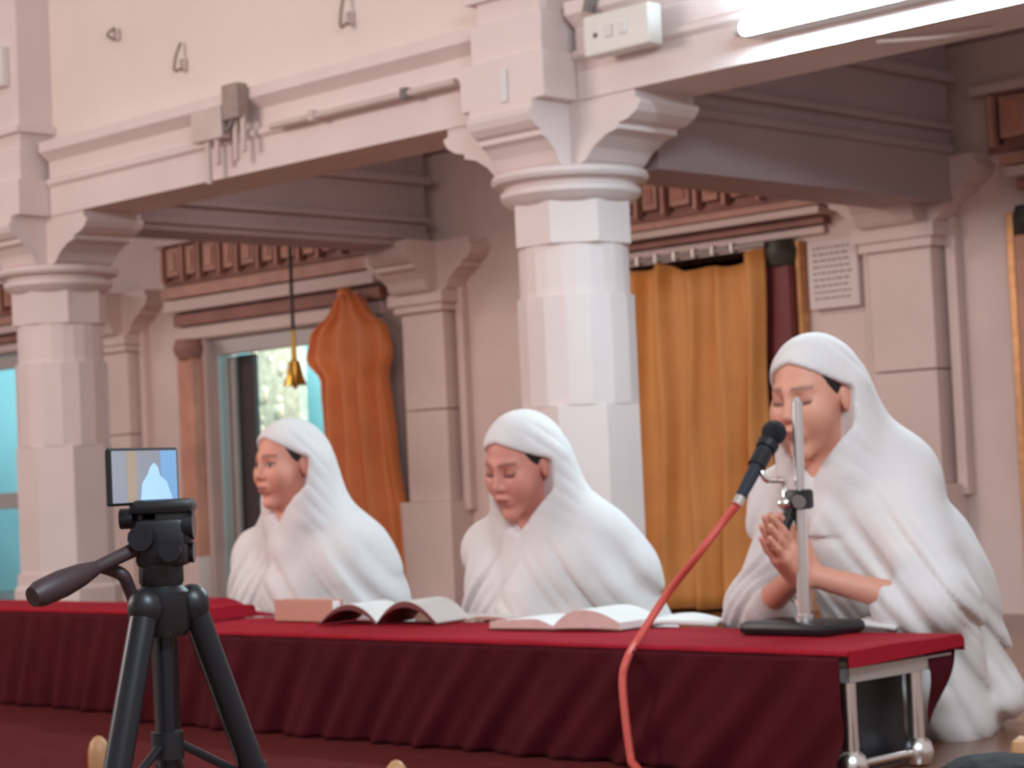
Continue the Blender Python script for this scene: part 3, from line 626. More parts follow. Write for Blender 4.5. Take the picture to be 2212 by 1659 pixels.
# ------------------------------------------------------------------ tripod with phone
TD = 2.8
hc = PD(350, 1285, TD)
t = thing('camera_tripod', 'black camera tripod with pan handle in front of the red table', 'tripod', (hc.x, hc.y, 0))
def cdir(X, D): return Vector((S2 * X - S2 * D, S2 * X + S2 * D, 0))
b = nb(); lathe(b, hc.x, hc.y, [(0.030, hc.z - 0.055), (0.036, hc.z - 0.045), (0.036, hc.z + 0.004), (0.028, hc.z + 0.012)], 20); obj('shoulder_hub', b, M_BLACK, t, True)
feet = [cdir(0.17, 0.10), cdir(-0.085, -0.20), cdir(-0.035, 0.22)]
for f in feet:
    d = f.normalized(); a = hc + d * 0.042 + Vector((0, 0, -0.015)); e = Vector((hc.x, hc.y, 0)) + f
    def lp(k): return a + (e - a) * k
    b = nb(); ball(b, a, 0.024, (1, 1, 1.15)); tube(b, [hc + Vector((0, 0, -0.015)), a], 0.018, 12); obj('leg_joint', b, M_BLACK, t, True)
    b = nb(); tube(b, [lp(0.02), lp(0.52)], 0.0185, 16); lg = obj('leg', b, M_BLACKM, t, True)
    b = nb(); tube(b, [lp(0.50), lp(0.57)], 0.021, 14); obj('leg_lock', b, M_BLACK, lg, True)
    b = nb(); tube(b, [lp(0.55), lp(0.985)], 0.0125, 12); obj('lower_leg', b, M_ALU, lg, True)
    b = nb(); ball(b, lp(0.985) + Vector((0, 0, 0.006)), 0.016); obj('rubber_foot', b, M_BLACK, lg, True)
b = nb(); tube(b, [hc + Vector((0, 0, -0.35)), hc + Vector((0, 0, 0.05))], 0.0125, 16); obj('centre_column', b, M_BLACKM, t, True)
hub = hc + Vector((0, 0, -0.20))
b = nb(); tube(b, [hub + Vector((0, 0, -0.018)), hub + Vector((0, 0, 0.018))], 0.022, 16); obj('brace_hub', b, M_BLACK, t, True)
for f in feet:
    d = f.normalized(); a = hc + d * 0.042 + Vector((0, 0, -0.015)); e = Vector((hc.x, hc.y, 0)) + f
    b = nb(); tube(b, [hub + d * 0.018, a + (e - a) * 0.55], 0.006, 8); obj('brace', b, M_BLACKM, t, True)
# pan head
z = hc.z
b = nb(); lathe(b, hc.x, hc.y, [(0.026, z + 0.01), (0.030, z + 0.018), (0.030, z + 0.04), (0.024, z + 0.046)], 20); obj('pan_base', b, M_BLACK, t, True)
rt = cdir(1, 0)
def blob(name, X, D, dz, sx, sy, sz, m=M_BLACK, bev=0.008):
    c = hc + cdir(X, D); b = nb(); bx(b, -sx, sx, -sy, sy, -sz, sz, bev)
    bmesh.ops.rotate(b, verts=b.verts, cent=(0, 0, 0), matrix=Matrix.Rotation(math.radians(45), 3, 'Z'))
    bmesh.ops.translate(b, verts=b.verts, vec=(c.x, c.y, z + dz)); return obj(name, b, m, t, True)
blob('head_body', 0.004, 0, 0.070, 0.034, 0.028, 0.032)
blob('tilt_bracket', 0.020, 0, 0.095, 0.024, 0.024, 0.030)
blob('tilt_bracket', -0.026, 0.006, 0.088, 0.012, 0.022, 0.022)
blob('plate_mount', 0.006, 0, 0.118, 0.042, 0.030, 0.010)
for X, D, dz, r, ln in ((0.034, -0.01, 0.092, 0.019, 0.014), (-0.032, -0.012, 0.104, 0.014, 0.018), (0.02, -0.035, 0.06, 0.015, 0.012), (-0.018, -0.035, 0.078, 0.017, 0.014), (0.034, 0.01, 0.055, 0.014, 0.010)):
    c = hc + cdir(X, D) + Vector((0, 0, dz)); dd = cdir(1 if X > 0.03 else (-1 if X < -0.03 else 0), 0 if abs(X) > 0.03 else -1)
    b = nb(); tube(b, [c, c + dd * ln], r, 12); obj('lock_knob', b, M_BLACKM, t, True)
g0 = PD(300, 1182, TD - 0.02); g1 = PD(205, 1228, TD - 0.08); g2 = PD(70, 1290, TD - 0.16)
b = nb(); tube(b, [hc + Vector((0, 0, 0.075)), g0, g1], [0.011, 0.010, 0.009], 12); ph = obj('pan_handle', b, M_RUST, t, True)
g = g2 - g1
b = nb(); tube(b, [g1, g1 + g * 0.25, g1 + g * 0.55, g1 + g * 0.88, g2], [0.010, 0.0155, 0.0185, 0.0175, 0.013], 16); obj('grip', b, M_RUST, ph, True)
b = nb(); tube(b, spline([PD(212, 1222, TD - 0.03), PD(262, 1240, TD - 0.03), PD(278, 1268, TD - 0.02), PD(292, 1305, TD - 0.01)], 6), 0.009, 10); obj('crank_lever', b, M_RUST, t, True)
# phone in a holder
pc = PD(308, 1029, TD)
yaw = math.radians(45 + 52)   # long side direction measured from +x
ux = cdir(math.cos(math.radians(61)), math.sin(math.radians(61))); uz = Vector((0, 0, 1)); un = ux.cross(uz)
if un.dot(cdir(0, -1)) < 0: un = -un
def slab(name, c, hw, hh, ht, m, parent, bev=0.003):
    b = nb(); bx(b, -hw, hw, -ht, ht, -hh, hh, bev)
    Mx = Matrix((( ux.x, un.x, 0), (ux.y, un.y, 0), (0, 0, 1)))
    for v in b.verts: v.co = Mx @ v.co + c
    return obj(name, b, m, parent)
ph = thing('mobile_phone', 'mobile phone on the tripod showing a woman in white on its screen', 'phone', pc)
slab('phone_body', pc, 0.073, 0.0385, 0.004, M_BLACK, ph)
scr = slab('screen', pc + un * 0.0042, 0.068, 0.0345, 0.0005, mat('screen_glow', (150, 150, 160), 0.3, emit=((120, 118, 122), 0.22)), ph, 0.0)
s_blue = mat('screen_blue', (120, 165, 205), 0.3, emit=((112, 142, 176), 0.35)); s_white = mat('screen_figure', (170, 205, 240), 0.3, emit=((150, 180, 212), 0.42)); s_beige = mat('screen_beige', (165, 145, 125), 0.3, emit=((150, 135, 118), 0.25))
slab('screen_curtain', pc + un * 0.0049 + ux * 0.050, 0.017, 0.034, 0.0003, s_blue, scr, 0.0)
slab('screen_pillar', pc + un * 0.0049 - ux * 0.028, 0.010, 0.034, 0.0003, s_beige, scr, 0.0)
pts = [(-0.012, -0.0335), (-0.008, -0.010), (0.004, 0.002), (0.010, 0.012), (0.018, 0.018), (0.026, 0.012), (0.030, 0.0), (0.044, -0.008), (0.056, -0.0335)]
b = nb(); prism(b, [pc + un * 0.0054 + ux * x + uz * zz for x, zz in pts], un * 0.0004); obj('screen_person', b, s_white, scr)
clampb = t
c = pc - uz * 0.0385
b = nb(); bx(b, -0.020, 0.020, -0.010, 0.010, -0.022, -0.001, 0.003)
Mx = Matrix(((ux.x, un.x, 0), (ux.y, un.y, 0), (0, 0, 1)))
for v in b.verts: v.co = Mx @ v.co + c
obj('phone_clamp', b, M_BLACK, t)

# tan posts and black bag on the floor in front of the table
for px, py, lab in ((212, 1590, 'small rounded tan post on the floor left of the tripod'), (855, 1642, 'small rounded tan post on the floor below the left woman')):
    q = P(px, py, 'z', 0.10)
    t = thing('wooden_post', lab, 'post', (q.x, q.y, 0), 'tan posts on the floor')
    b = nb(); lathe(b, q.x, q.y, [(0.030, 0.007), (0.030, 0.014), (0.024, 0.02)], 20); obj('foot', b, M_TAN, t, True)
    zt = 0.10
    b = nb(); lathe(b, q.x, q.y, [(0.020, 0.018), (0.023, zt * 0.45), (0.022, zt * 0.7), (0.017, zt * 0.88), (0.009, zt * 0.975), (0.003, zt)], 20); obj('knob', b, M_TAN, t, True)
q = P(2206, 1590, 'z', 0.085)
t = thing('wooden_post', 'small rounded tan post at the right edge of the floor', 'post', (q.x, q.y, 0), 'tan posts on the floor')
b = nb(); lathe(b, q.x, q.y, [(0.034, 0), (0.034, 0.012), (0.026, 0.02)], 20); obj('foot', b, M_TAN, t, True)
b = nb(); lathe(b, q.x, q.y, [(0.022, 0.018), (0.024, 0.05), (0.018, 0.075), (0.004, 0.085)], 20); obj('knob', b, M_TAN, t, True)
q = P(2150, 1628, 'y', 3.2)
t = thing('black_bag', 'black soft bag on the floor at the lower right corner', 'bag', (q.x, q.y, 0))
b = nb(); ball(b, (0, 0, 0), 1.0, (1, 1, 1), 36, 24)
for v in b.verts:
    n = v.co.copy(); k = 1 + 0.05 * math.sin(9 * n.x + 3) * math.sin(8 * n.y) + 0.03 * math.sin(21 * n.z + 11 * n.x)
    v.co = Vector((q.x + 0.01 + n.x * 0.11 * k, q.y + n.y * 0.09 * k, max(0.0, 0.045 + n.z * (q.z - 0.045) * k)))
obj('bag_body', b, mat('black_bag_cloth', (22, 22, 26), 0.8, bump=0.4, bscale=120), t, True)
b = nb(); tube(b, spline([(q.x - 0.03, q.y - 0.06, q.z - 0.03), (q.x - 0.02, q.y - 0.075, q.z - 0.025), (q.x + 0.03, q.y - 0.075, q.z - 0.025), (q.x + 0.05, q.y - 0.05, q.z - 0.03)], 6), 0.006, 8); obj('strap', b, M_BLACK, t, True)

# ------------------------------------------------------------------ people: implicit surfaces
def smin(a, b, k):
    h = np.maximum(k - np.abs(a - b), 0) / k
    return np.minimum(a, b) - h * h * k * 0.25
def smax(a, b, k): return -smin(-a, -b, k)
class Grid:
    def __init__(s, xs, ys, zs):
        s.ax = [np.asarray(v, np.float32) for v in (xs, ys, zs)]
        s.D = np.full([len(v) for v in s.ax], 1.0, np.float32)
    def sub(s, lo, hi):
        sl = []
        for k in range(3):
            a = np.searchsorted(s.ax[k], lo[k]); b = np.searchsorted(s.ax[k], hi[k])
            if b - a < 1: return None
            sl.append(slice(max(0, a - 1), min(len(s.ax[k]), b + 1)))
        X = s.ax[0][sl[0]][:, None, None]; Y = s.ax[1][sl[1]][None, :, None]; Z = s.ax[2][sl[2]][None, None, :]
        return tuple(sl), X, Y, Z
    def cap(s, a, b, ra, rb, k=0.03, flat=None):
        """round cone; flat=(sx,sy,sz) stretches the cross distance"""
        m = max(ra, rb) + k + 0.05
        r = s.sub([min(a[i], b[i]) - m for i in range(3)], [max(a[i], b[i]) + m for i in range(3)])
        if r is None: return
        sl, X, Y, Z = r; d = [b[i] - a[i] for i in range(3)]; L = sum(v * v for v in d) + 1e-9
        t = np.clip(((X - a[0]) * d[0] + (Y - a[1]) * d[1] + (Z - a[2]) * d[2]) / L, 0, 1)
        f = flat or (1, 1, 1)
        q = np.sqrt(((X - a[0] - t * d[0]) / f[0]) ** 2 + ((Y - a[1] - t * d[1]) / f[1]) ** 2 + ((Z - a[2] - t * d[2]) / f[2]) ** 2) - (ra + (rb - ra) * t)
        s.D[sl] = smin(s.D[sl], q * min(f), k)
    def ell(s, c, r, k=0.03):
        m = k + 0.05
        q = s.sub([c[i] - r[i] - m for i in range(3)], [c[i] + r[i] + m for i in range(3)])
        if q is None: return
        sl, X, Y, Z = q; s.D[sl] = smin(s.D[sl], ell_d(X - c[0], Y - c[1], Z - c[2], r), k)
def ell_d(X, Y, Z, r):
    k0 = np.sqrt((X / r[0]) ** 2 + (Y / r[1]) ** 2 + (Z / r[2]) ** 2); k1 = np.sqrt((X / r[0] ** 2) ** 2 + (Y / r[1] ** 2) ** 2 + (Z / r[2] ** 2) ** 2) + 1e-6
    return k0 * (k0 - 1) / k1
def cap_d(X, Y, Z, a, b, ra, rb):
    d = [b[i] - a[i] for i in range(3)]; L = sum(v * v for v in d)
    t = np.clip(((X - a[0]) * d[0] + (Y - a[1]) * d[1] + (Z - a[2]) * d[2]) / L, 0, 1)
    return np.sqrt((X - a[0] - t * d[0]) ** 2 + (Y - a[1] - t * d[1]) ** 2 + (Z - a[2] - t * d[2]) ** 2) - (ra + (rb - ra) * t)
def surface_nets(g):
    V = g.D; xs, ys, zs = g.ax; S = V < 0
    c = [S[i:S.shape[0] - 1 + i, j:S.shape[1] - 1 + j, k:S.shape[2] - 1 + k] for i in (0, 1) for j in (0, 1) for k in (0, 1)]
    any_ = np.logical_or.reduce(c); all_ = np.logical_and.reduce(c); mask = any_ & ~all_
    I, J, K = np.nonzero(mask); n = len(I)
    acc = np.zeros((n, 3), np.float64); cnt = np.zeros(n)
    cor = [(i, j, k) for i in (0, 1) for j in (0, 1) for k in (0, 1)]
    for a in cor:
        for ax in range(3):
            if a[ax]: continue
            b = list(a); b[ax] = 1
            va = V[I + a[0], J + a[1], K + a[2]]; vb = V[I + b[0], J + b[1], K + b[2]]
            cr = (va < 0) != (vb < 0); t = np.where(cr, va / np.where(cr, va - vb, 1), 0)
            pa = np.stack([xs[I + a[0]], ys[J + a[1]], zs[K + a[2]]], 1).astype(np.float64); pb = np.stack([xs[I + b[0]], ys[J + b[1]], zs[K + b[2]]], 1)
            acc += np.where(cr[:, None], pa + t[:, None] * (pb - pa), 0); cnt += cr
    verts = acc / cnt[:, None]
    vid = np.full(mask.shape, -1, np.int64); vid[mask] = np.arange(n)
    faces = []
    for ax in range(3):
        o = [k for k in range(3) if k != ax]
        s0 = [slice(None)] * 3; s1 = [slice(None)] * 3; s0[ax] = slice(0, -1); s1[ax] = slice(1, None)
        A, B = S[tuple(s0)], S[tuple(s1)]; E = A != B
        for k in o:
            idx = [slice(None)] * 3; idx[k] = slice(0, 1); E[tuple(idx)] = False; idx[k] = slice(-1, None); E[tuple(idx)] = False
        idx = np.nonzero(E); inside = A[idx]
        def cell(d0, d1):
            q = [v.copy() for v in idx]; q[o[0]] -= d0; q[o[1]] -= d1; return vid[tuple(q)]
        q = np.stack([cell(1, 1), cell(0, 1), cell(0, 0), cell(1, 0)], 1)
        flip = inside if ax != 1 else ~inside
        q = np.where(flip[:, None], q, q[:, ::-1]); faces.append(q)
    F = np.concatenate(faces); F = F[(F >= 0).all(1)]
    return verts, F
def np_mesh(name, verts, F, m, parent, cols=None):
    off = worigin(parent); v = verts - np.array(off)
    me = bpy.data.meshes.new(name); n, f = len(v), len(F)
    me.vertices.add(n); me.vertices.foreach_set('co', v.astype(np.float32).ravel())
    me.loops.add(f * 4); me.loops.foreach_set('vertex_index', F.astype(np.int32).ravel())
    me.polygons.add(f); me.polygons.foreach_set('loop_start', np.arange(0, f * 4, 4, dtype=np.int32))
    me.polygons.foreach_set('use_smooth', np.ones(f, bool)); me.update(calc_edges=True); me.validate()
    if cols is not None:
        at = me.color_attributes.new('skin_tone', 'FLOAT_COLOR', 'POINT'); at.data.foreach_set('color', cols.astype(np.float32).ravel())
    me.materials.append(m); o = bpy.data.objects.new(name, me); COLL.objects.link(o); o.parent = parent
    return o
def axis(*segs):
    out = []
    for a, b, st in segs: out += list(np.arange(a, b - st * 0.5, st))
    out.append(segs[-1][1]); return np.array(out)
# skin material reading the tone attribute
M_SKIN = bpy.data.materials.new('skin'); M_SKIN.use_nodes = True
_nt = M_SKIN.node_tree; _b = _nt.nodes['Principled BSDF']; _a = _nt.nodes.new('ShaderNodeAttribute'); _a.attribute_name = 'skin_tone'
_n = _nt.nodes.new('ShaderNodeTexNoise'); _n.inputs['Scale'].default_value = 30
_m = _nt.nodes.new('ShaderNodeMix'); _m.data_type = 'RGBA'; _m.blend_type = 'MULTIPLY'; _m.inputs[0].default_value = 0.12
_nt.links.new(_a.outputs['Color'], _m.inputs[6]); _nt.links.new(_n.outputs['Color'], _m.inputs[7]); _nt.links.new(_m.outputs[2], _b.inputs['Base Color'])
_b.inputs['Roughness'].default_value = 0.55; _b.inputs['Subsurface Weight'].default_value = 0.08; _b.inputs['Subsurface Radius'].default_value = (0.012, 0.005, 0.003)

class Head:
    """head frame: h = left/right, f = forward, u = up; scale hs"""
    def __init__(s, c, yaw, pitch, roll, hs):
        s.c = Vector(c); s.s = hs
        R = Matrix.Rotation(math.radians(yaw), 3, 'Z')
        f = R @ Vector((0, -1, 0)); l = R @ Vector((1, 0, 0)); u = Vector((0, 0, 1))
        Rp = Matrix.Rotation(math.radians(pitch), 3, l); f = Rp @ f; u = Rp @ u
        Rr = Matrix.Rotation(math.radians(roll), 3, f); s.l = Rr @ l; s.u = Rr @ u; s.f = f
    def w(s, h, f, u): return s.c + (s.l * h + s.f * f + s.u * u) * s.s
    def loc(s, X, Y, Z):
        x, y, z = X - s.c.x, Y - s.c.y, Z - s.c.z
        return tuple((x * v.x + y * v.y + z * v.z) / s.s for v in (s.l, s.f, s.u))
def head_d(h, f, u, closed):
    a = np.abs(h)
    d = ell_d(h, f + 0.014, u - 0.040, (0.073, 0.092, 0.083))
    d = smin(d, ell_d(h, f - 0.022, u + 0.028, (0.059, 0.066, 0.088)), 0.03)
    d = smin(d, ell_d(a - 0.037, f - 0.055, u + 0.022, (0.027, 0.026, 0.030)), 0.035)       # cheeks
    d = smin(d, ell_d(h, f - 0.072, u + 0.100, (0.020, 0.016, 0.015)), 0.03)               # chin
    d = smin(d, cap_d(a, f, u, (0.010, 0.083, 0.033), (0.042, 0.064, 0.031), 0.006, 0.005), 0.018)   # brow ridge
    d = smax(d, -ell_d(a - 0.031, f - 0.094, u - 0.012, (0.019, 0.016, 0.012)), 0.014)     # eye sockets
    d = smin(d, ell_d(a - 0.031, f - 0.066, u - 0.010, (0.0155, 0.0155, 0.0125)), 0.004)   # lids and eyeballs
    d = smin(d, cap_d(h, f, u, (0, 0.083, 0.022), (0, 0.1005, -0.019), 0.0055, 0.0100), 0.014)        # nose
    d = smin(d, ell_d(a - 0.0115, f - 0.092, u + 0.024, (0.0075, 0.009, 0.0075)), 0.008)      # nostril wings
    d = smin(d, ell_d(h, f - 0.082, u + 0.056, (0.026, 0.015, 0.018)), 0.012)              # mouth mound
    d = smin(d, ell_d(h, f - 0.0935, u + 0.051, (0.021, 0.0075, 0.0048)), 0.005)
    d = smin(d, ell_d(h, f - 0.0920, u + 0.0615, (0.018, 0.0080, 0.0055)), 0.005)
    d = smax(d, -cap_d(a, f, u, (0.0, 0.1045, -0.0562), (0.022, 0.093, -0.0562), 0.0022, 0.0016), 0.003)   # mouth line
    d = smin(d, ell_d(a - 0.074, f + 0.008, u + 0.002, (0.009, 0.017, 0.028)), 0.006)      # ears
    return d
def hand_joined(g, C, fwd, up, side, sgn):
    """one hand of a palm to palm pair: fwd = finger direction, up = back-of-fist direction, side = away from the other palm"""
    fwd, up, side = Vector(fwd).normalized(), Vector(up).normalized(), Vector(side).normalized()
    o = Vector(C) + side * 0.013
    def q(a, b, c=0.0): return o + fwd * a + up * b + side * c
    for b0 in (-0.028, -0.010, 0.008, 0.026):
        g.cap(q(-0.085, b0 * 0.75), q(-0.005, b0), 0.0145, 0.0135, 0.012)
    for b0, L, w in ((-0.031, 0.060, 0.0075), (-0.011, 0.076, 0.0085), (0.009, 0.082, 0.0088), (0.028, 0.073, 0.0083)):
        g.cap(q(-0.005, b0), q(L * 0.5, b0 * 1.02, 0.003), w + 0.0008, w, 0.004)
        g.cap(q(L * 0.5, b0 * 1.02, 0.003), q(L, b0 * 0.98, -0.001), w, w * 0.78, 0.003)
    g.cap(q(-0.075, 0.020, 0.002), q(-0.035, 0.043, 0.0), 0.014, 0.0105, 0.010)
    g.cap(q(-0.035, 0.043, 0.0), q(0.008, 0.050, -0.003), 0.0102, 0.0080, 0.004)
def hand_rest(g, W, fwd, side, upv):
    """relaxed slightly curled hand lying palm down"""
    fwd, side, upv = Vector(fwd).normalized(), Vector(side).normalized(), Vector(upv).normalized()
    def q(a, b, c=0.0): return Vector(W) + fwd * a + side * b + upv * c
    for b0 in (-0.027, -0.009, 0.009, 0.027): g.cap(q(0.0, b0 * 0.75), q(0.075, b0), 0.0135, 0.012, 0.012)
    for b0, L in ((-0.029, 0.06), (-0.010, 0.075), (0.010, 0.08), (0.029, 0.072)):
        g.cap(q(0.075, b0), q(0.075 + L * 0.5, b0, 0.004), 0.0092, 0.0085, 0.004); g.cap(q(0.075 + L * 0.5, b0, 0.004), q(0.075 + L, b0, -0.016), 0.0085, 0.007, 0.003)
    g.cap(q(0.012, 0.022), q(0.05, 0.05, -0.006), 0.0135, 0.0105, 0.010); g.cap(q(0.05, 0.05, -0.006), q(0.085, 0.056, -0.012), 0.0102, 0.008, 0.004)

def make_person(label, H, pelvis, c7, shL, shR, elL, elR, wrL, wrR, pose, seed, skin, closed, extra=(), bare_left=False, wrap=1.0, legw=1.0):
    rnd = random.Random(seed)
    t = thing('person', label, 'person', (pelvis[0], pelvis[1], 0), 'women seated behind the table')
    # ------------- body
    lo = [min(v[i] for v in (pelvis, shL, shR, elL, elR, wrL, wrR, H.c)) for i in range(3)]; hi = [max(v[i] for v in (pelvis, shL, shR, elL, elR, wrL, wrR, H.c)) for i in range(3)]
    hx, hy, hz = H.c
    def ax3(l, h, c, r, fine, coarse, extra_=None):
        segs = []
        l -= 0.24; h += 0.24; a, b = c - r, c + r
        if l < a: segs.append((l, a, coarse))
        segs.append((max(l, a), min(h, b), fine))
        if b < h: segs.append((b, h, coarse))
        return axis(*segs)
    fineh = 0.0036 if pose == 'joined' else 0.0055
    g = Grid(ax3(lo[0], hi[0], hx, 0.14, 0.0032, fineh), ax3(lo[1], hi[1], hy - 0.02, 0.15, 0.0032, fineh + 0.001), axis((0.012, hz - 0.17, fineh), (hz - 0.17, hz + 0.17, 0.0032)))
    neck_top = H.w(0, -0.018, -0.07)
    g.cap(pelvis, (0.6 * pelvis[0] + 0.4 * c7[0], 0.6 * pelvis[1] + 0.4 * c7[1], 0.6 * pelvis[2] + 0.4 * c7[2]), 0.10, 0.095, 0.06, (1.35, 1, 1))
    g.cap((0.6 * pelvis[0] + 0.4 * c7[0], 0.6 * pelvis[1] + 0.4 * c7[1], 0.6 * pelvis[2] + 0.4 * c7[2]), (c7[0], c7[1], c7[2] - 0.11), 0.09, 0.085, 0.06, (1.35, 1, 1))
    g.cap((c7[0], c7[1], c7[2] - 0.11), (c7[0], c7[1], c7[2] - 0.02), 0.075, 0.045, 0.05)
    g.cap(shL, shR, 0.042, 0.042, 0.05)
    g.cap((c7[0], c7[1] - 0.01, c7[2] - 0.01), neck_top, 0.048, 0.046, 0.03)
    g.cap(H.w(0, -0.005, -0.08), H.w(0, 0.004, -0.215), 0.043, 0.046, 0.03)
    for sh, el, wr in ((shL, elL, wrL), (shR, elR, wrR)):
        g.cap(sh, el, 0.045, 0.034, 0.03); g.cap(el, wr, 0.036, 0.024, 0.015)
    for sx in (-1, 1):       # crossed legs
        hip = (pelvis[0] + 0.08 * sx, pelvis[1], 0.10); kn = (pelvis[0] + 0.25 * legw * sx * 0.86, pelvis[1] - 0.16, 0.085); an = (pelvis[0] - 0.08 * legw * sx, pelvis[1] - 0.22, 0.055)
        g.cap(hip, kn, 0.075, 0.052, 0.04); g.cap(kn, an, 0.048, 0.034, 0.02); g.cap(an, (an[0] - 0.07 * legw * sx, an[1] - 0.02, 0.05), 0.032, 0.022, 0.02)
    q = g.sub([hx - 0.2, hy - 0.2, hz - 0.2], [hx + 0.2, hy + 0.2, hz + 0.2]); sl, X, Y, Z = q
    h, f, u = H.loc(X, Y, Z); g.D[sl] = smin(g.D[sl], head_d(h, f, u, closed) * H.s, 0.02)
    if pose == 'joined':
        mid = (Vector(wrL) + Vector(wrR)) * 0.5; fw, up = Vector(extra_hand[0]), Vector(extra_hand[1]); sd = fw.cross(up).normalized()
        if sd.dot(Vector((1, 0, 0))) < 0: sd = -sd
        C = mid + fw.normalized() * 0.085
        hand_joined(g, C, fw, up, sd, 1); hand_joined(g, C, fw, up, -sd, -1)
    else:
        for el, wr, sd in ((elL, wrL, -1), (elR, wrR, 1)):
            d = (Vector(wr) - Vector(el)).normalized(); s_ = Vector((d.y, -d.x, 0)).normalized() * sd
            hand_rest(g, wr, d, s_, s_.cross(d) if s_.cross(d).z > 0 else -s_.cross(d))
    v, F = surface_nets(g)
    base = np.array(lin(skin)); lh, lf, lu = H.loc(v[:, 0], v[:, 1], v[:, 2]); n = len(v)
    col = np.ones((n, 4)); col[:, :3] = base
    def blend(w, c):
        c = np.array(lin(c)); w = np.clip(w, 0, 1)[:, None]; col[:, :3] = col[:, :3] * (1 - w) + c * w
    ah = np.abs(lh); front = (lf > 0.03) & (np.abs(lu) < 0.13)
    e = lambda h0, u0, rh, ru: np.where(front, np.clip(2.2 - 2.2 * (((ah - h0) / rh) ** 2 + ((lu - u0) / ru) ** 2), 0, 1), 0)
    lips = np.where(front, np.clip(2.0 - 2.0 * ((lh / 0.024) ** 2 + ((lu + 0.0565) / 0.0105) ** 2), 0, 1), 0); blend(lips * 0.8, (150, 70, 68))
    brow = np.where(front & (ah > 0.010) & (ah < 0.050), np.exp(-((lu - (0.034 + 0.10 * (ah - 0.01) - 3.2 * (ah - 0.01) ** 2)) / 0.0042) ** 2), 0); blend(brow * 0.65, (62, 38, 34))
    blend(e(0.031, 0.010, 0.021, 0.013) * 0.45, (120, 62, 52))
    if closed: blend(np.where(front & (np.abs(ah - 0.031) < 0.016), np.exp(-((lu - (0.003 + 9 * (ah - 0.031) ** 2)) / 0.0028) ** 2), 0) * 0.95, (40, 22, 20))
    else:
        blend(e(0.031, 0.009, 0.0145, 0.0058), (196, 180, 172)); blend(e(0.0315, 0.009, 0.0075, 0.0068), (36, 22, 20))
        blend(np.where(front & (np.abs(ah - 0.031) < 0.016), np.exp(-((lu - (0.0155 - 18 * (ah - 0.031) ** 2)) / 0.0022) ** 2), 0), (36, 22, 20))
    np_mesh('body', v, F, M_SKIN, t, col)
    # ------------- hair, seen at the temples
    gh = Grid(np.arange(hx - 0.13, hx + 0.13, 0.005), np.arange(hy - 0.14, hy + 0.14, 0.005), np.arange(hz - 0.09, hz + 0.16, 0.005))
    X, Y, Z = gh.ax[0][:, None, None], gh.ax[1][None, :, None], gh.ax[2][None, None, :]
    h, f, u = H.loc(X, Y, Z)
    d = ell_d(h, f + 0.016, u - 0.040, (0.0765, 0.096, 0.087)); d = smax(d, (f - 0.034 - 0.35 * (u - 0.02)) * 0.9, 0.01)
    d = smax(d, -(u + 0.012 + 0.4 * (np.clip(f, -1, 0.01))), 0.01); gh.D[:] = d * H.s
    v, F = surface_nets(gh); np_mesh('hair', v, F, M_HAIR, t)
    # ------------- white robe and head veil
    allp = [pelvis, shL, shR, elL, elR, tuple(H.c)] + [e_[1] for e_ in extra] + [e_[2] for e_ in extra]
    lo = [min(p[i] for p in allp) - 0.30 for i in range(3)]; hi = [max(p[i] for p in allp) + 0.30 for i in range(3)]
    st = 0.0066
    gr = Grid(np.arange(lo[0], hi[0], st), np.arange(lo[1], hi[1], st), np.concatenate([[-0.012, -0.004], np.arange(0.004, hz + 0.20, st)]))
    px, py, pz = pelvis; cx_, cy_, cz_ = c7
    gr.cap((px, py, 0.10), ((px + cx_) / 2, (py + cy_) / 2, (pz + cz_) / 2), 0.17, 0.165, 0.08, (1.2, 1, 1))
    gr.cap(((px + cx_) / 2, (py + cy_) / 2, (pz + cz_) / 2), (cx_, cy_ - 0.01, cz_ - 0.12), 0.155, 0.13, 0.08, (1.2, 1, 1))
    gr.cap(shL, shR, 0.062, 0.062, 0.10)
    for sh in (shL, shR):
        gr.cap(H.w(0, -0.045, -0.02), tuple(Vector(sh) * 0.75 + Vector(c7) * 0.25), 0.075, 0.062, 0.09)
    gr.cap((cx_, cy_, cz_ - 0.06), H.w(0, -0.05, -0.02), 0.10, 0.080 * H.s, 0.06)
    gr.ell((px, py - 0.08, 0.06), (0.31 * (0.5 + 0.5 * legw), 0.25, 0.085), 0.08)
    for sh, el, wr, bare in ((shL, elL, wrL, bare_left), (shR, elR, wrR, bare_left)):
        gr.cap(sh, el, 0.064, 0.062 if not bare else 0.066, 0.08)
        if not bare: gr.cap(el, wr, 0.064, 0.055, 0.05)
        else:
            m_ = Vector(el) + (Vector(wr) - Vector(el)) * 0.22; gr.cap(el, m_, 0.066, 0.050, 0.03)
    for kind, a_, b_, r0, r1, k_ in extra:
        if kind == 'cap': gr.cap(a_, b_, r0, r1, k_)
    if not bare_left:        # cloth closing the front between the arms
        for zz, rr in ((0.20, 0.085), (0.30, 0.080)):
            gr.cap((elR[0] + 0.075, elR[1] - 0.01, zz), (elL[0] - 0.09, elL[1] - 0.06, zz), rr, rr, 0.06)
    # veil over the skull and falling to the chest
    q = gr.sub([hx - 0.24, hy - 0.24, hz - 0.30], [hx + 0.24, hy + 0.24, hz + 0.20]); sl, X, Y, Z = q
    h, f, u = H.loc(X, Y, Z)
    d = ell_d(h, f + 0.016, u - 0.040, (0.0835, 0.106, 0.0945))
    d = smin(d, cap_d(np.abs(h), f, u, (0.060, -0.03, 0.01), (0.062, 0.0, -0.15), 0.034, 0.040), 0.03)
    d = smin(d, cap_d(np.abs(h), f, u, (0.055, -0.01, -0.10), (0.012, 0.015, -0.225), 0.034, 0.050), 0.04)
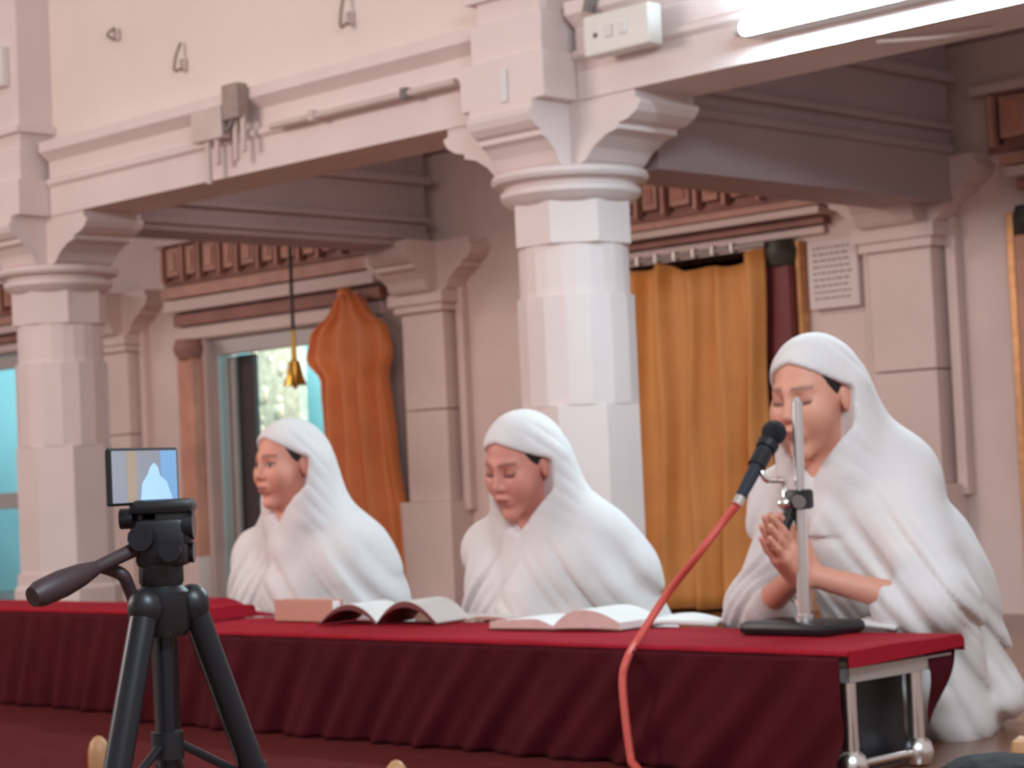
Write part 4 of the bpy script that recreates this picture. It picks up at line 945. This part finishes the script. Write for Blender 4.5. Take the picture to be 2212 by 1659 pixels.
    q1 = u * 0.75 - f * 0.9 + 0.25 * np.abs(h); fold = (0.006 * np.exp(-((((q1 / 0.042) % 1.0) - 0.5) * 0.042 / 0.006) ** 2) - 0.001) * np.clip((0.06 - f) / 0.06, 0, 1) * np.clip((0.12 - u) / 0.05, 0, 1)
    d = (d + fold) * H.s
    gr.D[sl] = smin(gr.D[sl], d, 0.05)
    # folds of the cloth
    X, Y, Z = gr.ax[0][:, None, None], gr.ax[1][None, :, None], gr.ax[2][None, None, :]
    dx, dz = X - cx_, cz_ - Z; dyf = cy_ - Y
    s1 = dx * 0.80 + wrap * dz * 0.62 + 0.020 * np.sin(9 * dz + 3) + 0.015 * np.sin(12 * dx + seed)
    s2 = dx * 0.75 - wrap * dz * 0.50 + 0.020 * np.sin(8 * dz + 1) + 0.45 * (Y - cy_)
    fr = np.clip(dyf * 7 + 0.4, 0, 1); amp = np.clip(dz * 7 - 0.2, 0, 1)
    def crease(q_, per, wid, ph):
        w_ = q_ + 0.18 * per * np.sin(q_ * 23 + ph); m_ = np.abs(((w_ / per + ph) % 1.0) - 0.5) * per
        return np.exp(-(m_ / wid) ** 2)
    F1 = 0.012 * crease(s1, 0.085, 0.011, 0.3) + 0.007 * crease(s1, 0.047, 0.008, 0.8) - 0.008 * np.sin(s1 * 2 * math.pi / 0.17 + seed)
    F2 = 0.013 * crease(s2, 0.115, 0.013, 0.1 * seed) + 0.006 * crease(s2, 0.063, 0.009, 0.55) - 0.008 * np.sin(s2 * 2 * math.pi / 0.21)
    step = 1 / (1 + np.exp(-(s1 - 0.03) * 260))            # upper layer of the wrap crossing the chest
    gr.D += ((F1 * fr * (1 - step) + F2 * (1 - fr * (1 - step))) * amp - 0.012 * step * fr * amp).astype(np.float32)
    # opening for the face and throat
    q = gr.sub([hx - 0.26, hy - 0.26, hz - 0.30], [hx + 0.26, hy + 0.26, hz + 0.22]); sl, X, Y, Z = q
    h, f, u = H.loc(X, Y, Z); a = np.abs(h)
    du = (f + 0.030) * -0.47 + (u - 0.008) * 0.883 - 0.022 * np.clip(1 - a / 0.08, 0, 1)
    dl = (f + 0.024) * -0.965 + (u - 0.010) * -0.262 + (a - 0.062) * 0.45
    sp = np.sqrt(h ** 2 + (f - 0.06) ** 2 + (u + 0.03) ** 2) - 0.185
    db = ((-0.158 + 1.05 * a) - u) * 0.69
    car = smax(smax(smax(du, dl, 0.012), sp, 0.01), db, 0.01) * H.s
    gr.D[sl] = smax(gr.D[sl], -car, 0.006)
    v, F = surface_nets(gr); np_mesh('robe_and_veil', v, F, M_WHITE, t)
    return t

# right woman: leaning to the microphone, palms joined
def V3(*a): return tuple(a)
Hc = P(1756, 862, 'y', 3.72)
H3 = Head(Hc, 3, 10, 0, 1.08)
c7 = (Hc.x + 0.045, Hc.y + 0.13, Hc.z - 0.155)
shL, shR = tuple(P(1935, 1025, 'y', 3.88)), tuple(P(1695, 1090, 'y', 3.86))
elL = tuple(P(2000, 1308, 'y', 3.72)); elR = tuple(P(1640, 1318, 'y', 3.72))
wr = P(1738, 1243, 'y', 3.56); tip = P(1652, 1118, 'y', 3.44)
fw = (tip - wr); upv = Vector((0, 0.6, 0.8)); upv = upv - fw * (upv.dot(fw) / fw.length_squared)
extra_hand = (tuple(fw), tuple(upv))
wrL = (wr.x + 0.018, wr.y, wr.z); wrR = (wr.x - 0.018, wr.y, wr.z)
drape = [('cap', (elL[0] - 0.01, elL[1] + 0.09, elL[2] - 0.02), (elL[0] - 0.045, elL[1] + 0.16, 0.05), 0.07, 0.085, 0.05), ('cap', (elR[0] - 0.02, elR[1] + 0.02, elR[2] + 0.02), (elR[0] - 0.05, elR[1] + 0.05, 0.08), 0.06, 0.09, 0.05)]
make_person('woman in white robe and veil with joined palms at the microphone', H3, (Hc.x + 0.06, Hc.y + 0.30, 0.14), c7, shL, shR, elL, elR, wrL, wrR, 'joined', 3, (222, 156, 132), True, drape, True, 1.0, 0.62)
# middle woman: looking down at the book
Hc = P(1124, 1006, 'y', 3.74)
H2 = Head(Hc, 3, 20, -4, 1.03)
c7 = (Hc.x + 0.01, Hc.y + 0.12, Hc.z - 0.14)
shL, shR = tuple(P(1278, 1168, 'y', 3.90)), tuple(P(1062, 1195, 'y', 3.86))
make_person('woman in white robe and veil looking down at a book in the middle', H2, (Hc.x + 0.05, Hc.y + 0.28, 0.14), c7, shL, shR, (shL[0] + 0.015, shL[1] - 0.05, 0.24), (shR[0] + 0.04, shR[1] - 0.05, 0.23), (c7[0] + 0.09, c7[1] - 0.09, 0.19), (c7[0] - 0.08, c7[1] - 0.10, 0.19), 'rest', 5, (214, 142, 126), True)
# left woman: upright, gazing to the left
Hc = P(620, 1006, 'y', 3.78)
H1 = Head(Hc, -3, 4, 0, 1.02)
c7 = (Hc.x + 0.02, Hc.y + 0.10, Hc.z - 0.165)
shL, shR = tuple(P(762, 1190, 'y', 3.92)), tuple(P(558, 1205, 'y', 3.88))
make_person('woman in white robe and veil gazing left before the glazed door', H1, (Hc.x + 0.03, Hc.y + 0.22, 0.14), c7, shL, shR, (shL[0] + 0.02, shL[1] - 0.05, 0.23), (shR[0] + 0.01, shR[1] - 0.05, 0.23), (c7[0] + 0.09, c7[1] - 0.08, 0.19), (c7[0] - 0.09, c7[1] - 0.09, 0.19), 'rest', 8, (222, 152, 130), False)
